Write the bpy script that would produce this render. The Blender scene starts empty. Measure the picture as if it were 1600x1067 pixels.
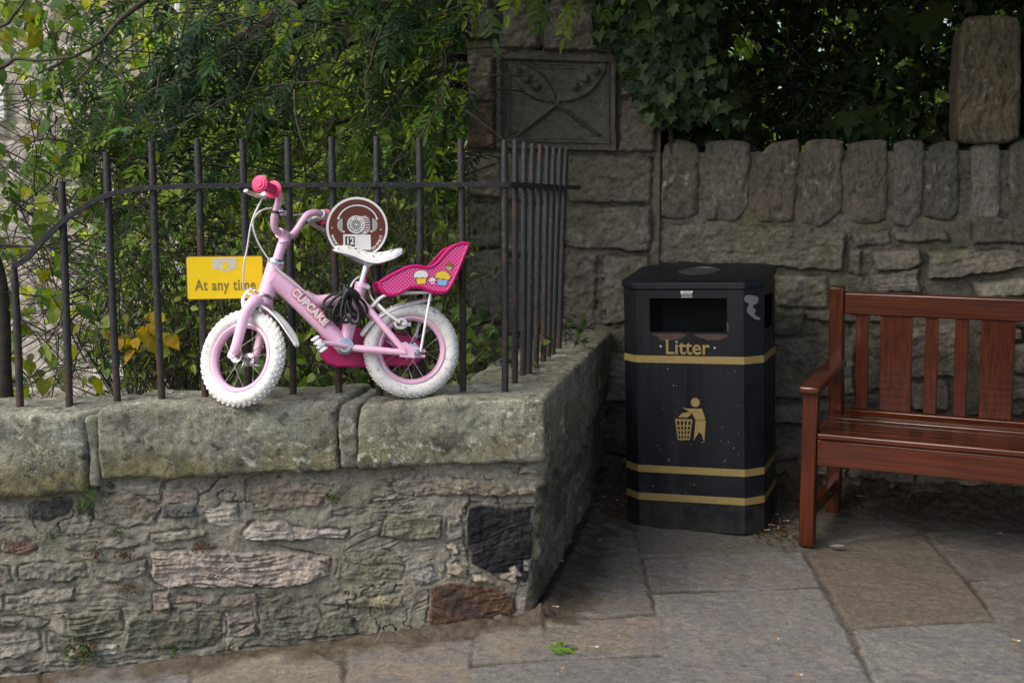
import bpy, math, random
import numpy as np
from mathutils import Vector, Matrix
R = math.radians
rnd = random.Random(7)
nrg = np.random.default_rng(11)
S = bpy.context.scene
COL = S.collection

# ------------------------------------------------------------------ camera
FPX, CX, CY = 1900.0, 800.0, 533.5            # focal length and centre in photo pixels (1600 wide)
CAMZ = 1.40
PITCH = math.atan(238.0 / FPX)
cd = bpy.data.cameras.new('camera'); cam = bpy.data.objects.new('camera', cd); COL.objects.link(cam)
cd.sensor_width = 36.0; cd.lens = FPX / 1600.0 * 36.0
cd.clip_start = 0.05; cd.clip_end = 2000.0
cam.location = (0, 0, CAMZ); cam.rotation_euler = (R(90) - PITCH, 0, 0)
S.camera = cam

# ------------------------------------------------------------------ light
SUN_EL, SUN_AZ = R(46), R(236)                # azimuth clockwise from +Y: behind the camera, far to the left
w = bpy.data.worlds.new('World'); S.world = w; w.use_nodes = True
nt = w.node_tree; bg = nt.nodes['Background']
sky = nt.nodes.new('ShaderNodeTexSky'); sky.sky_type = 'NISHITA'; sky.sun_disc = False
sky.sun_elevation = SUN_EL; sky.sun_rotation = SUN_AZ
sky.air_density = 1.0; sky.dust_density = 4.0; sky.ozone_density = 1.0
nt.links.new(sky.outputs[0], bg.inputs[0]); bg.inputs[1].default_value = 0.15
sl = bpy.data.lights.new('sun', 'SUN'); so = bpy.data.objects.new('sun', sl); COL.objects.link(so)
sl.energy = 1.0; sl.angle = R(45); sl.color = (1.0, 0.97, 0.93)
sd = Vector((math.sin(SUN_AZ) * math.cos(SUN_EL), math.cos(SUN_AZ) * math.cos(SUN_EL), math.sin(SUN_EL)))
so.rotation_euler = (-sd).to_track_quat('-Z', 'Y').to_euler()
S.view_settings.view_transform = 'Standard'; S.view_settings.look = 'None'
S.view_settings.exposure = 0.74; S.view_settings.gamma = 1.0
S.cycles.use_denoising = True
S.cycles.max_bounces = 6; S.cycles.diffuse_bounces = 3; S.cycles.transmission_bounces = 4
S.cycles.transparent_max_bounces = 8

# ------------------------------------------------------------------ layout helpers
_cp, _sp = math.cos(PITCH), math.sin(PITCH)
def ray(px, py):
    x = (px - CX) / FPX; y = -(py - CY) / FPX
    return np.array([x, _cp + y * _sp, -_sp + y * _cp])
CAM = np.array([0, 0, CAMZ])
def on(px, py, p, n):
    d = ray(px, py); p = np.asarray(p, float); n = np.asarray(n, float)
    return CAM + d * (np.dot(p - CAM, n) / np.dot(d, n))
def aty(px, py, Y):
    return on(px, py, (0, Y, 0), (0, 1, 0))
def topx(P):
    P = np.atleast_2d(P) - CAM
    zc = P[:, 1] * _cp - P[:, 2] * _sp
    yc = P[:, 1] * _sp + P[:, 2] * _cp
    zc = np.where(zc < 1e-3, 1e-3, zc)
    return np.stack([CX + FPX * P[:, 0] / zc, CY - FPX * yc / zc], 1)

class Frame:
    def __init__(s, O, U, V, N):
        s.O = np.array(O, float); s.U = np.array(U, float); s.V = np.array(V, float); s.N = np.array(N, float)
    def px(s, pts):
        out = []
        B = np.stack([s.U, s.V, s.N], 1); Bi = np.linalg.inv(B)
        nn = np.cross(s.U, s.V)
        for a, b in pts:
            P = on(a, b, s.O, nn); q = Bi @ (P - s.O); out.append((q[0], q[1]))
        return np.array(out)
    def w(s, u, v, h=0.0):
        return s.O + s.U * u + s.V * v + s.N * h
def smooth(a, b, x):
    t = np.clip((x - a) / (b - a), 0, 1); return t * t * (3 - 2 * t)

# ------------------------------------------------------------------ noise
_rs = np.random.default_rng(3)
_perm = np.concatenate([_rs.permutation(512)] * 2)
_grad = _rs.normal(size=(512, 3)); _grad /= np.linalg.norm(_grad, axis=1)[:, None]
def pn(P, seed=0):
    P = np.asarray(P, float) + seed * 17.31
    i = np.floor(P).astype(np.int64); f = P - i; i &= 511
    u = f * f * f * (f * (f * 6 - 15) + 10)
    def g(dx, dy, dz):
        h = _perm[(_perm[(_perm[(i[:, 0] + dx) & 511] + i[:, 1] + dy) & 511] + i[:, 2] + dz) & 511]
        return _grad[h, 0] * (f[:, 0] - dx) + _grad[h, 1] * (f[:, 1] - dy) + _grad[h, 2] * (f[:, 2] - dz)
    def L(a, b, t): return a + (b - a) * t
    return 1.5 * L(L(L(g(0,0,0), g(1,0,0), u[:,0]), L(g(0,1,0), g(1,1,0), u[:,0]), u[:,1]),
             L(L(g(0,0,1), g(1,0,1), u[:,0]), L(g(0,1,1), g(1,1,1), u[:,0]), u[:,1]), u[:,2])
def fbm(P, sc, o=4, seed=0, gain=0.5):
    P = np.asarray(P, float) * sc; r = 0; a = 1.0; t = 0
    for k in range(o):
        r = r + a * pn(P, seed + k * 3.7); t += a; a *= gain; P = P * 2.03
    return r / t * 1.4

# ------------------------------------------------------------------ materials
MATS = {}
def _new(name):
    m = bpy.data.materials.new(name); m.use_nodes = True; MATS[name] = m
    n = m.node_tree; b = n.nodes['Principled BSDF']; return m, n, b
def N(nt, t, **kw):
    x = nt.nodes.new(t)
    for k, v in kw.items():
        if k.startswith('i_'): x.inputs[k[2:].replace('_', ' ')].default_value = v
        else: setattr(x, k, v)
    return x
def noise_node(nt, scale, detail=5, rough=0.6, coord='Object', stretch=None):
    tc = N(nt, 'ShaderNodeTexCoord'); n = N(nt, 'ShaderNodeTexNoise')
    n.inputs['Scale'].default_value = scale; n.inputs['Detail'].default_value = detail; n.inputs['Roughness'].default_value = rough
    if stretch:
        mp = N(nt, 'ShaderNodeMapping'); mp.inputs['Scale'].default_value = stretch
        nt.links.new(tc.outputs[coord], mp.inputs[0]); nt.links.new(mp.outputs[0], n.inputs['Vector'])
    else: nt.links.new(tc.outputs[coord], n.inputs['Vector'])
    return n
def ramp(nt, fac, stops):
    r = N(nt, 'ShaderNodeValToRGB'); el = r.color_ramp.elements
    while len(el) < len(stops): el.new(0.5)
    for e, (p, c) in zip(el, stops):
        e.position = p; e.color = (*c, 1) if len(c) == 3 else c
    nt.links.new(fac, r.inputs[0]); return r
def bump(nt, b, fac, strength=0.3, dist=0.01, prev=None):
    x = N(nt, 'ShaderNodeBump'); x.inputs['Strength'].default_value = strength; x.inputs['Distance'].default_value = dist
    nt.links.new(fac, x.inputs['Height'])
    if prev: nt.links.new(prev.outputs[0], x.inputs['Normal'])
    nt.links.new(x.outputs[0], b.inputs['Normal']); return x
def mix(nt, fac, a, b, mode='MIX'):
    x = N(nt, 'ShaderNodeMix'); x.data_type = 'RGBA'; x.blend_type = mode
    for s, v in ((0, fac), (6, a), (7, b)):
        if hasattr(v, 'links'): nt.links.new(v, x.inputs[s])
        elif s == 0: x.inputs[0].default_value = v
        else: x.inputs[s].default_value = (*v, 1)
    return x.outputs[2]
def plain(name, c, rough=0.5, metal=0.0, var=0.12, vs=30, bs=0.0, bsc=200, coat=0.0, spec=0.5):
    m, n, b = _new(name)
    nz = noise_node(n, vs)
    r = ramp(n, nz.outputs[0], [(0.3, tuple(x * (1 - var) for x in c)), (0.7, tuple(min(1, x * (1 + var)) for x in c))])
    n.links.new(r.outputs[0], b.inputs['Base Color'])
    b.inputs['Roughness'].default_value = rough; b.inputs['Metallic'].default_value = metal
    b.inputs['Coat Weight'].default_value = coat; b.inputs['Specular IOR Level'].default_value = spec
    if bs: bump(n, b, noise_node(n, bsc).outputs[0], bs, 0.002)
    return m
def stone_mat(name, fine=1.0, rough=0.92, speck=0.25, k=1.0):
    m, n, b = _new(name)
    at = N(n, 'ShaderNodeAttribute', attribute_name='Col')
    n1 = noise_node(n, 45, 8, 0.7); n2 = noise_node(n, 220, 4, 0.7)
    r1 = ramp(n, n1.outputs[0], [(0.25, (1 - .5 * k,) * 3), (0.5, (1.0,) * 3), (0.75, (1 + .45 * k,) * 3)])
    c = mix(n, 1.0, at.outputs['Color'], r1.outputs[0], 'MULTIPLY')
    r2 = ramp(n, n2.outputs[0], [(0.30, (1 - .55 * k,) * 3), (0.5, (1.0,) * 3), (0.70, (1 + .45 * k,) * 3)])
    c = mix(n, 0.8, c, r2.outputs[0], 'MULTIPLY')
    vo = N(n, 'ShaderNodeTexVoronoi'); vo.inputs['Scale'].default_value = 70; vo.inputs['Randomness'].default_value = 1
    tc = N(n, 'ShaderNodeTexCoord'); n.links.new(tc.outputs['Object'], vo.inputs['Vector'])
    rv = ramp(n, vo.outputs['Distance'], [(0.10, (1, 1, 1)), (0.2, (0, 0, 0))])
    n3 = noise_node(n, 12, 3); rn = ramp(n, n3.outputs[0], [(0.48, (0, 0, 0)), (0.64, (speck,) * 3)])
    mk = mix(n, 1.0, rv.outputs[0], rn.outputs[0], 'MULTIPLY')
    c = mix(n, mk, c, (0.42, 0.43, 0.38))
    if speck > .5:                                                  # crusty lichen: pale discs, and dark pits
        v2 = N(n, 'ShaderNodeTexVoronoi'); v2.inputs['Scale'].default_value = 150; n.links.new(tc.outputs['Object'], v2.inputs['Vector']); r5 = ramp(n, v2.outputs['Distance'], [(0.25, (1, 1, 1)), (0.42, (0, 0, 0))])
        n5 = noise_node(n, 7, 4, .7); r6 = ramp(n, n5.outputs[0], [(0.50, (0, 0, 0)), (0.62, (.75,) * 3)]); c = mix(n, mix(n, 1.0, r5.outputs[0], r6.outputs[0], 'MULTIPLY'), c, (0.50, 0.51, 0.44))
        n6 = noise_node(n, 34, 5, .8); r7 = ramp(n, n6.outputs[0], [(0.60, (0, 0, 0)), (0.70, (.8,) * 3)]); c = mix(n, r7.outputs[0], c, (0.05, 0.05, 0.043))
    n.links.new(c, b.inputs['Base Color']); b.inputs['Roughness'].default_value = rough
    b.inputs['Specular IOR Level'].default_value = 0.25
    x = bump(n, b, n1.outputs[0], 0.75 * fine, 0.016); bump(n, b, n2.outputs[0], 0.7 * fine, 0.006, x)
    return m
def leaf_mat(name, trans=0.35, rough=0.45, spec=0.35):
    m, n, b = _new(name)
    at = N(n, 'ShaderNodeAttribute', attribute_name='Col')
    nz = noise_node(n, 40, 3); r = ramp(n, nz.outputs[0], [(0.3, (0.75,) * 3), (0.7, (1.25,) * 3)])
    c = mix(n, 1.0, at.outputs['Color'], r.outputs[0], 'MULTIPLY')
    n.links.new(c, b.inputs['Base Color']); b.inputs['Roughness'].default_value = rough; b.inputs['Specular IOR Level'].default_value = spec
    tr = N(n, 'ShaderNodeBsdfTranslucent')
    c2 = mix(n, 1.0, c, (1.35, 1.5, 0.55), 'MULTIPLY'); n.links.new(c2, tr.inputs[0])
    mx = N(n, 'ShaderNodeMixShader'); mx.inputs[0].default_value = trans
    n.links.new(b.outputs[0], mx.inputs[1]); n.links.new(tr.outputs[0], mx.inputs[2])
    n.links.new(mx.outputs[0], n.nodes['Material Output'].inputs[0])
    return m
def wood_mat(name, stretch, rot, coat=.8):
    m, n, b = _new(name)
    nz = noise_node(n, 5, 6, 0.6); n2 = noise_node(n, 2.2, 3); tc = N(n, 'ShaderNodeTexCoord'); r0 = N(n, 'ShaderNodeVectorRotate', rotation_type='Z_AXIS'); r0.inputs['Angle'].default_value = rot
    mu = N(n, 'ShaderNodeVectorMath', operation='MULTIPLY'); mu.inputs[1].default_value = stretch
    n.links.new(tc.outputs['Object'], r0.inputs['Vector']); n.links.new(r0.outputs[0], mu.inputs[0]); n.links.new(mu.outputs[0], nz.inputs['Vector'])
    r = ramp(n, nz.outputs[0], [(0.28, (0.034, 0.0065, 0.0025)), (0.5, (0.078, 0.0150, 0.0042)), (0.72, (0.125, 0.031, 0.0075))])
    r2 = ramp(n, n2.outputs[0], [(0.3, (0.7, 0.6, 0.55)), (0.7, (1.15, 1.15, 1.1))])
    c = mix(n, 1.0, r.outputs[0], r2.outputs[0], 'MULTIPLY')
    n.links.new(c, b.inputs['Base Color']); b.inputs['Roughness'].default_value = 0.30
    b.inputs['Coat Weight'].default_value = coat; b.inputs['Coat Roughness'].default_value = 0.06; b.inputs['Specular IOR Level'].default_value = .3
    bump(n, b, nz.outputs[0], 0.12, 0.002); return m
def iron_mat(name):
    m, n, b = _new(name)
    n1 = noise_node(n, 90, 5, 0.7); n2 = noise_node(n, 7, 4)
    tc = N(n, 'ShaderNodeTexCoord'); sx = N(n, 'ShaderNodeSeparateXYZ'); n.links.new(tc.outputs['Object'], sx.inputs[0])
    hi = N(n, 'ShaderNodeMapRange'); hi.inputs[1].default_value = 0.0; hi.inputs[2].default_value = 0.22; hi.inputs[3].default_value = 0.20; hi.inputs[4].default_value = 0.0
    n.links.new(sx.outputs[2], hi.inputs[0])
    ad = N(n, 'ShaderNodeMath', operation='ADD'); n.links.new(n2.outputs[0], ad.inputs[0]); n.links.new(hi.outputs[0], ad.inputs[1])
    rm = ramp(n, ad.outputs[0], [(0.54, (0, 0, 0)), (0.66, (1, 1, 1))])
    r1 = ramp(n, n1.outputs[0], [(0.35, (0.007, 0.0075, 0.009)), (0.58, (0.020, 0.021, 0.024)), (0.72, (0.085, 0.085, 0.09))])
    r3 = ramp(n, n1.outputs[0], [(0.3, (0.014, 0.009, 0.008)), (0.7, (0.065, 0.036, 0.029))])
    n.links.new(mix(n, rm.outputs[0], r1.outputs[0], r3.outputs[0]), b.inputs['Base Color'])
    b.inputs['Roughness'].default_value = 0.55; bump(n, b, n1.outputs[0], 0.6, 0.004); return m

# ------------------------------------------------------------------ scene objects
ORG = {}
def props(o, label=None, cat=None, group=None, kind=None):
    if label: o['label'] = label
    if cat: o['category'] = cat
    if group: o['group'] = group
    if kind: o['kind'] = kind
    return o
def thing(name, loc, label, cat, group=None):
    o = bpy.data.objects.new(name, None); COL.objects.link(o); o.location = tuple(loc); o.empty_display_size = 0.1
    ORG[o.name] = np.array(loc, float); return props(o, label, cat, group)
def link(name, me, parent=None, org=None):
    o = bpy.data.objects.new(name, me); COL.objects.link(o)
    if parent is not None:
        o.parent = parent; ORG[o.name] = ORG[parent.name]
    else:
        o.location = tuple(org); ORG[o.name] = np.array(org, float)
    return o
def npmesh(name, V, F, mats, parent=None, org=None, col=None, smooth_=True, kind=None, mi=None):
    """V (n,3) in world metres; F (m,3) or (m,4) int array"""
    o_ = ORG[parent.name] if parent is not None else (np.array(org, float) if org is not None else np.array([V[:, 0].mean(), V[:, 1].mean(), V[:, 2].min()]))
    me = bpy.data.meshes.new(name); V = (np.asarray(V, float) - o_).astype(np.float32); F = np.asarray(F, np.int32)
    k = F.shape[1]; me.vertices.add(len(V)); me.vertices.foreach_set('co', V.ravel())
    me.loops.add(F.size); me.loops.foreach_set('vertex_index', F.ravel())
    me.polygons.add(len(F)); me.polygons.foreach_set('loop_start', np.arange(0, F.size, k, dtype=np.int32))
    me.polygons.foreach_set('loop_total', np.full(len(F), k, np.int32))
    me.polygons.foreach_set('use_smooth', np.full(len(F), bool(smooth_)))
    if not isinstance(mats, (list, tuple)): mats = [mats]
    for m in mats: me.materials.append(m)
    if mi is not None: me.polygons.foreach_set('material_index', np.asarray(mi, np.int32))
    me.update(); me.validate()
    if col is not None:
        a = me.attributes.new('Col', 'FLOAT_COLOR', 'POINT')
        c = np.ones((len(V), 4), np.float32); c[:, :3] = col; a.data.foreach_set('color', c.ravel())
    o = link(name, me, parent, o_)
    if kind: o['kind'] = kind
    return o

class MB:
    """collects shapes (world metres) into ONE mesh object"""
    def __init__(s): s.v = []; s.f = []; s.m = []; s.n = 0; s.cur = 0
    def add(s, V, F):
        V = np.asarray(V, float).reshape(-1, 3); b = s.n
        s.v.append(V); s.n += len(V)
        for f in F: s.f.append([i + b for i in f]); s.m.append(s.cur)
        return s
    def box(s, c, d, X=(1, 0, 0), Y=(0, 1, 0), Z=(0, 0, 1), taper=1.0):
        c = np.array(c, float); X, Y, Z = (np.array(a, float) for a in (X, Y, Z)); V = []
        for z in (-1, 1):
            k = taper if z > 0 else 1
            for x, y in ((-1, -1), (1, -1), (1, 1), (-1, 1)):
                V.append(c + X * x * d[0] / 2 * k + Y * y * d[1] / 2 * k + Z * z * d[2] / 2)
        return s.add(V, [(3, 2, 1, 0), (4, 5, 6, 7), (0, 1, 5, 4), (1, 2, 6, 5), (2, 3, 7, 6), (3, 0, 4, 7)])
    def tube(s, pts, r, n=10, cap=True, flat=1.0, hint=(0, 0, 1), closed=False):
        P = np.array(pts, float); k = len(P); r = np.broadcast_to(np.asarray(r, float), (k,))
        if closed: T = np.roll(P, -1, 0) - np.roll(P, 1, 0)
        else: T = np.gradient(P, axis=0)
        T /= np.linalg.norm(T, axis=1)[:, None] + 1e-12
        h = np.array(hint, float); a = h - T[0] * np.dot(h, T[0])
        if np.linalg.norm(a) < 1e-3: h = np.array((1, 0.3, 0)); a = h - T[0] * np.dot(h, T[0])
        V = []; th = np.arange(n) * 2 * math.pi / n
        for i in range(k):
            a = a - T[i] * np.dot(a, T[i]); a /= np.linalg.norm(a); b = np.cross(T[i], a)
            V.append(P[i] + r[i] * (np.cos(th)[:, None] * a * flat + np.sin(th)[:, None] * b))
        F = []
        for i in range(k if closed else k - 1):
            j0, j1 = i * n, ((i + 1) % k) * n
            for q in range(n): F.append((j0 + q, j0 + (q + 1) % n, j1 + (q + 1) % n, j1 + q))
        if cap and not closed: F += [tuple(range(n))[::-1], tuple((k - 1) * n + q for q in range(n))]
        return s.add(np.concatenate(V), F)
    def lathe(s, prof, c, axis, n=32, closed=False, cap=True):
        """prof [(radius, height along axis)]"""
        c = np.array(c, float); A = np.array(axis, float); A /= np.linalg.norm(A)
        h = np.array((0, 0, 1.0)) if abs(A[2]) < 0.9 else np.array((1.0, 0, 0))
        a = h - A * np.dot(h, A); a /= np.linalg.norm(a); b = np.cross(A, a)
        th = np.arange(n) * 2 * math.pi / n; V = []
        for r, z in prof: V.append(c + A * z + r * (np.cos(th)[:, None] * a + np.sin(th)[:, None] * b))
        k = len(prof); F = []
        for i in range(k if closed else k - 1):
            j0, j1 = i * n, ((i + 1) % k) * n
            for q in range(n): F.append((j0 + q, j0 + (q + 1) % n, j1 + (q + 1) % n, j1 + q))
        if not closed and cap:
            if prof[0][0] > 1e-6: F.append(tuple(range(n))[::-1])
            if prof[-1][0] > 1e-6: F.append(tuple((k - 1) * n + q for q in range(n)))
        return s.add(np.concatenate(V), F)
    def prism(s, poly, fr, h0, h1):
        """poly in (u,v) of frame fr, extruded along its normal from h0 to h1"""
        k = len(poly); V = [fr.w(u, v, h0) for u, v in poly] + [fr.w(u, v, h1) for u, v in poly]
        F = [tuple(range(k))[::-1], tuple(range(k, 2 * k))] + [(i, (i + 1) % k, k + (i + 1) % k, k + i) for i in range(k)]
        return s.add(V, F)
    def ball(s, c, r, n=12, sc=(1, 1, 1)):
        prof = [(max(1e-4, math.sin(math.pi * i / n)), -math.cos(math.pi * i / n)) for i in range(n + 1)]
        t = MB(); t.lathe(prof, (0, 0, 0), (0, 0, 1), n * 2)
        V = np.concatenate(t.v) * r * np.array(sc) + np.array(c); return s.add(V, t.f)
    def build(s, name, mats, parent=None, org=None, smooth_=True, bevel=0, angle=35, kind=None, seg=2):
        if not isinstance(mats, (list, tuple)): mats = [mats]
        V = np.concatenate(s.v)
        o_ = ORG[parent.name] if parent is not None else (np.array(org, float) if org is not None else np.array([V[:, 0].mean(), V[:, 1].mean(), V[:, 2].min()]))
        me = bpy.data.meshes.new(name); me.from_pydata((V - o_).tolist(), [], [tuple(f) for f in s.f])
        for m in mats: me.materials.append(m)
        me.polygons.foreach_set('material_index', np.array(s.m, np.int32))
        me.validate(); me.update()
        if smooth_:
            me.polygons.foreach_set('use_smooth', np.ones(len(me.polygons), bool)); me.set_sharp_from_angle(angle=R(angle))
        o = link(name, me, parent, o_)
        if bevel:
            b = o.modifiers.new('bevel', 'BEVEL'); b.width = bevel; b.segments = seg; b.limit_method = 'ANGLE'; b.angle_limit = R(40); b.harden_normals = False
        if kind: o['kind'] = kind
        return o
def spline(pts, n=8, closed=False):
    P = np.array(pts, float); k = len(P); out = []
    for i in range(k if closed else k - 1):
        if closed: a, b, c, d = P[i - 1], P[i], P[(i + 1) % k], P[(i + 2) % k]
        else: a, b, c, d = P[max(i - 1, 0)], P[i], P[i + 1], P[min(i + 2, k - 1)]
        for t in np.arange(n) / n:
            out.append(0.5 * (2 * b + (c - a) * t + (2 * a - 5 * b + 4 * c - d) * t * t + (3 * b - a - 3 * c + d) * t ** 3))
    if not closed: out.append(P[-1])
    return np.array(out)
def text_geo(txt, size, offset=0.0, spacing=1.0, res=3):
    cu = bpy.data.curves.new('t', 'FONT'); cu.body = txt; cu.size = size; cu.offset = offset; cu.align_x = 'CENTER'; cu.align_y = 'CENTER'
    cu.space_character = spacing; cu.resolution_u = res; cu.fill_mode = 'FRONT'
    ob = bpy.data.objects.new('t', cu); COL.objects.link(ob)
    bpy.context.view_layer.update(); dg = bpy.context.evaluated_depsgraph_get()
    me = bpy.data.meshes.new_from_object(ob.evaluated_get(dg))
    V = np.array([v.co[:] for v in me.vertices]).reshape(-1, 3); F = [tuple(p.vertices) for p in me.polygons]
    bpy.data.objects.remove(ob); bpy.data.curves.remove(cu); bpy.data.meshes.remove(me)
    return V, F
def put_text(mb, txt, size, fr, u, v, h, rot=0.0, offset=0.0, sx=1.0, spacing=1.0, fit=None):
    V, F = text_geo(txt, size, offset, spacing)
    if fit: sx = fit / np.ptp(V[:, 0])
    c, s_ = math.cos(rot), math.sin(rot); x = V[:, 0] * sx; y = V[:, 1]
    uu = u + x * c - y * s_; vv = v + x * s_ + y * c
    return mb.add(fr.O + uu[:, None] * fr.U + vv[:, None] * fr.V + fr.N * h, F)

# ------------------------------------------------------------------ stone sheets
def sdf(poly, u, v):
    P = np.asarray(poly, float); k = len(P); d = np.full(u.shape, 1e9); ins = np.zeros(u.shape, bool)
    for i in range(k):
        a, b = P[i], P[(i + 1) % k]; e = b - a; wx, wy = u - a[0], v - a[1]
        t = np.clip((wx * e[0] + wy * e[1]) / (e @ e + 1e-12), 0, 1)
        d = np.minimum(d, np.hypot(wx - t * e[0], wy - t * e[1]))
        c = (a[1] > v) != (b[1] > v)
        ins ^= c & (u < (b[0] - a[0]) * (v - a[1]) / (b[1] - a[1] + 1e-12) + a[0])
    return np.where(ins, d, -d)
def lerp(a, b, t): return a + (b - a) * t
def sheet(name, fr, u0, u1, v0, v1, res, stones, mortar, mat, parent=None, umax=None, seed=0, warp=1.0, hfun=None, edge_flat=0.0, kind=None, cfun=None, org=None, clip=None, cover=0.0, edge0=0.0):
    nu, nv = int((u1 - u0) / res) + 1, int((v1 - v0) / res) + 1
    t = np.linspace(0, 1, nu); vv = np.linspace(v0, v1, nv); T, Vv = np.meshgrid(t, vv)
    top = umax(Vv) if umax else u1
    Uu = u0 + (top - u0) * T
    sh = Uu.shape; u = Uu.ravel(); v = Vv.ravel()
    P = np.stack([u, v, np.zeros_like(u)], 1)
    wu = (u + warp * (0.010 * pn(P * 11, seed + 1) + 0.005 * pn(P * 37, seed + 2))).reshape(sh)
    wv = (v + warp * (0.010 * pn(P * 11, seed + 5) + 0.005 * pn(P * 37, seed + 6))).reshape(sh)
    H = (mortar['h'] + mortar['amp'] * fbm(P, mortar.get('sc', 14), 6, seed + 9, 0.6)).reshape(sh)
    cr = mortar.get('crack', 0)
    if cr:
        q = np.abs(fbm(P, 9, 4, seed + 40)); H -= (cr * np.exp(-(q / 0.02) ** 2) * smooth(0.0, 0.4, fbm(P, 3, 2, seed + 44))).reshape(sh)
    if mortar.get('bed'):
        Q = P * np.array([6.0, 55, 1]); Q[:, 1] += 4 * pn(P * np.array([3, 6, 1]), 18); f1 = pn(Q, seed + 13); bm_ = smooth(-.1, .35, fbm(P, 5, 3, seed + 15)); H += (mortar['bed'] * bm_ * (.5 * f1 - np.exp(-(f1 / .09) ** 2))).reshape(sh)
    base = np.array(mortar['col']); alt = np.array(mortar.get('col2', mortar['col']))
    k = smooth(-0.4, 0.4, fbm(P, 4, 5, seed + 20, 0.6))[:, None]
    C = base * (1 - k) + alt * k
    C = C * (1 + 0.25 * fbm(P, 30, 4, seed + 21, 0.7))[:, None]
    C = C.reshape(*sh, 3)
    for i, s in enumerate(stones):
        po = np.asarray(s['p'], float); lo = po.min(0) - 0.04; hi = po.max(0) + 0.04
        r0 = np.searchsorted(vv, lo[1]); r1 = np.searchsorted(vv, hi[1])
        cs = np.where((Uu[0] >= lo[0]) & (Uu[0] <= hi[0]) | (Uu[-1] >= lo[0]) & (Uu[-1] <= hi[0]))[0]
        if r1 - r0 < 2 or len(cs) < 2: continue
        sl_ = (slice(r0, r1), slice(cs[0], cs[-1] + 1))
        a, b = wu[sl_], wv[sl_]; d = sdf(po, a, b) + s.get('out', 0)
        if cover:
            PC = np.stack([Uu[sl_].ravel(), Vv[sl_].ravel(), np.full(a.size, 3.0)], 1); d = d - cover * smooth(-.25, .45, fbm(PC, 12, 4, seed + 70, .6)).reshape(a.shape)
        pr = smooth(-0.002, s.get('rim', 0.014), d); rr = random.Random(seed * 100 + i)
        cu, cv = po.mean(0); ru, rv = Uu[sl_], Vv[sl_]; shp = ru.shape
        PP = np.stack([ru.ravel(), rv.ravel(), np.full(ru.size, i * 3.3)], 1)
        tl = s.get('tilt', 1); h = s['h'] + tl * (rr.uniform(-.05, .05) * (ru - cu) + rr.uniform(-.08, .08) * (rv - cv))
        ch_ = s.get('chisel', .007)
        if ch_:                                                     # broken, faceted face
            QF = PP * np.array([14, 20, 1]) + .35 * pn(PP * 30, 3)[:, None]; h = h + (ch_ * (np.abs(pn(QF, seed + 90)) - .35) + ch_ * .6 * (np.abs(pn(QF * 2.2, seed + 91)) - .35) + ch_ * .35 * (np.abs(pn(QF * 5, seed + 92)) - .35)).reshape(shp)
        h = h + (s.get('rough', 0.006) * fbm(PP, 18, 6, seed + i, 0.62)).reshape(shp)
        st = s.get('strata', 0)
        if st:
            Q = PP * np.array([5.0, 62.0, 1.0]); Q[:, 1] += 5 * pn(PP * np.array([3, 5, 1]), 8) + rr.uniform(-1, 1) * 9 * PP[:, 0]
            f1 = pn(Q, seed + 3); f2 = pn(Q * 2.3, seed + 4)
            led = 0.6 * f1 + 0.3 * f2 - 1.1 * np.exp(-(f1 / 0.10) ** 2) * smooth(-.3, .3, pn(PP * np.array([7, 9, 1]), 5))
            h = h + (st * led).reshape(shp)
        g = s.get('groove', 0.006)
        gv = g * smooth(-.25, .3, fbm(PP * np.array([1, 1, 0]) + np.array([0, 0, i * 1.7]), 14, 3, seed + 61)).reshape(shp)
        Hs = H[sl_] - gv * np.exp(-((d + 0.001) / 0.005) ** 2)
        H[sl_] = Hs * (1 - pr) + h * pr
        c1 = np.array(s['c']); c2 = np.array(s.get('c2', [x * 0.8 for x in s['c']]))
        kk = smooth(-0.35, 0.35, fbm(PP, 9, 5, seed + 30 + i, 0.6)).reshape(shp)[..., None]
        cc = c1 * (1 - kk) + c2 * kk
        cc = cc * (1 + 0.22 * fbm(PP, 45, 3, seed + 31, 0.7)).reshape(shp)[..., None]
        m = smooth(-0.002, 0.005, d)[..., None]
        C[sl_] = C[sl_] * (1 - m) + cc * m
    if cfun is not None: C = cfun(C.reshape(-1, 3), P, H.ravel()).reshape(*sh, 3)
    if edge_flat:
        e = smooth(0, edge_flat, np.abs(top - Uu)); H = H * e
    if edge0: H = H * smooth(0, edge0, np.abs(Uu - u0))
    if hfun is not None: H = H + hfun(u, v).reshape(sh)
    W = fr.O + u[:, None] * fr.U + v[:, None] * fr.V + H.ravel()[:, None] * fr.N
    idx = np.arange(nu * nv).reshape(nv, nu)
    F = np.stack([idx[:-1, :-1], idx[:-1, 1:], idx[1:, 1:], idx[1:, :-1]], -1).reshape(-1, 4)
    if clip is not None:
        ok = clip(u, v)[F].all(1); F = F[ok]
    if np.dot(np.cross(fr.U, fr.V), fr.N) < 0: F = F[:, ::-1]
    return npmesh(name, W, F, mat, parent, org=org, col=np.clip(C.reshape(-1, 3), 0.004, 0.9), kind=kind)
def fill_courses(u0, u1, v0, v1, taken, hh, ww, rr, make):
    out = []; v = v0
    while v < v1:
        h = rr.uniform(*hh); u = u0 - rr.uniform(0, ww[0])
        while u < u1:
            wd = rr.uniform(*ww); c = np.array([[u + wd * a, v + h * b] for a in (.15, .5, .85) for b in (.2, .5, .8)])
            if not any((sdf(p, c[:, 0], c[:, 1]) > -0.008).any() for p in taken):
                g = 0.006; j = lambda: rr.uniform(-.008, .008)
                p = [(u + g + j(), v + g + j()), (u + wd * .5, v + g + j()), (u + wd - g + j(), v + g + j()), (u + wd - g + j(), v + h - g + j()), (u + wd * .4, v + h - g + j()), (u + g + j(), v + h - g + j())]
                out.append(make(np.array(p), rr))
            u += wd
        v += h
    return out
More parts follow.
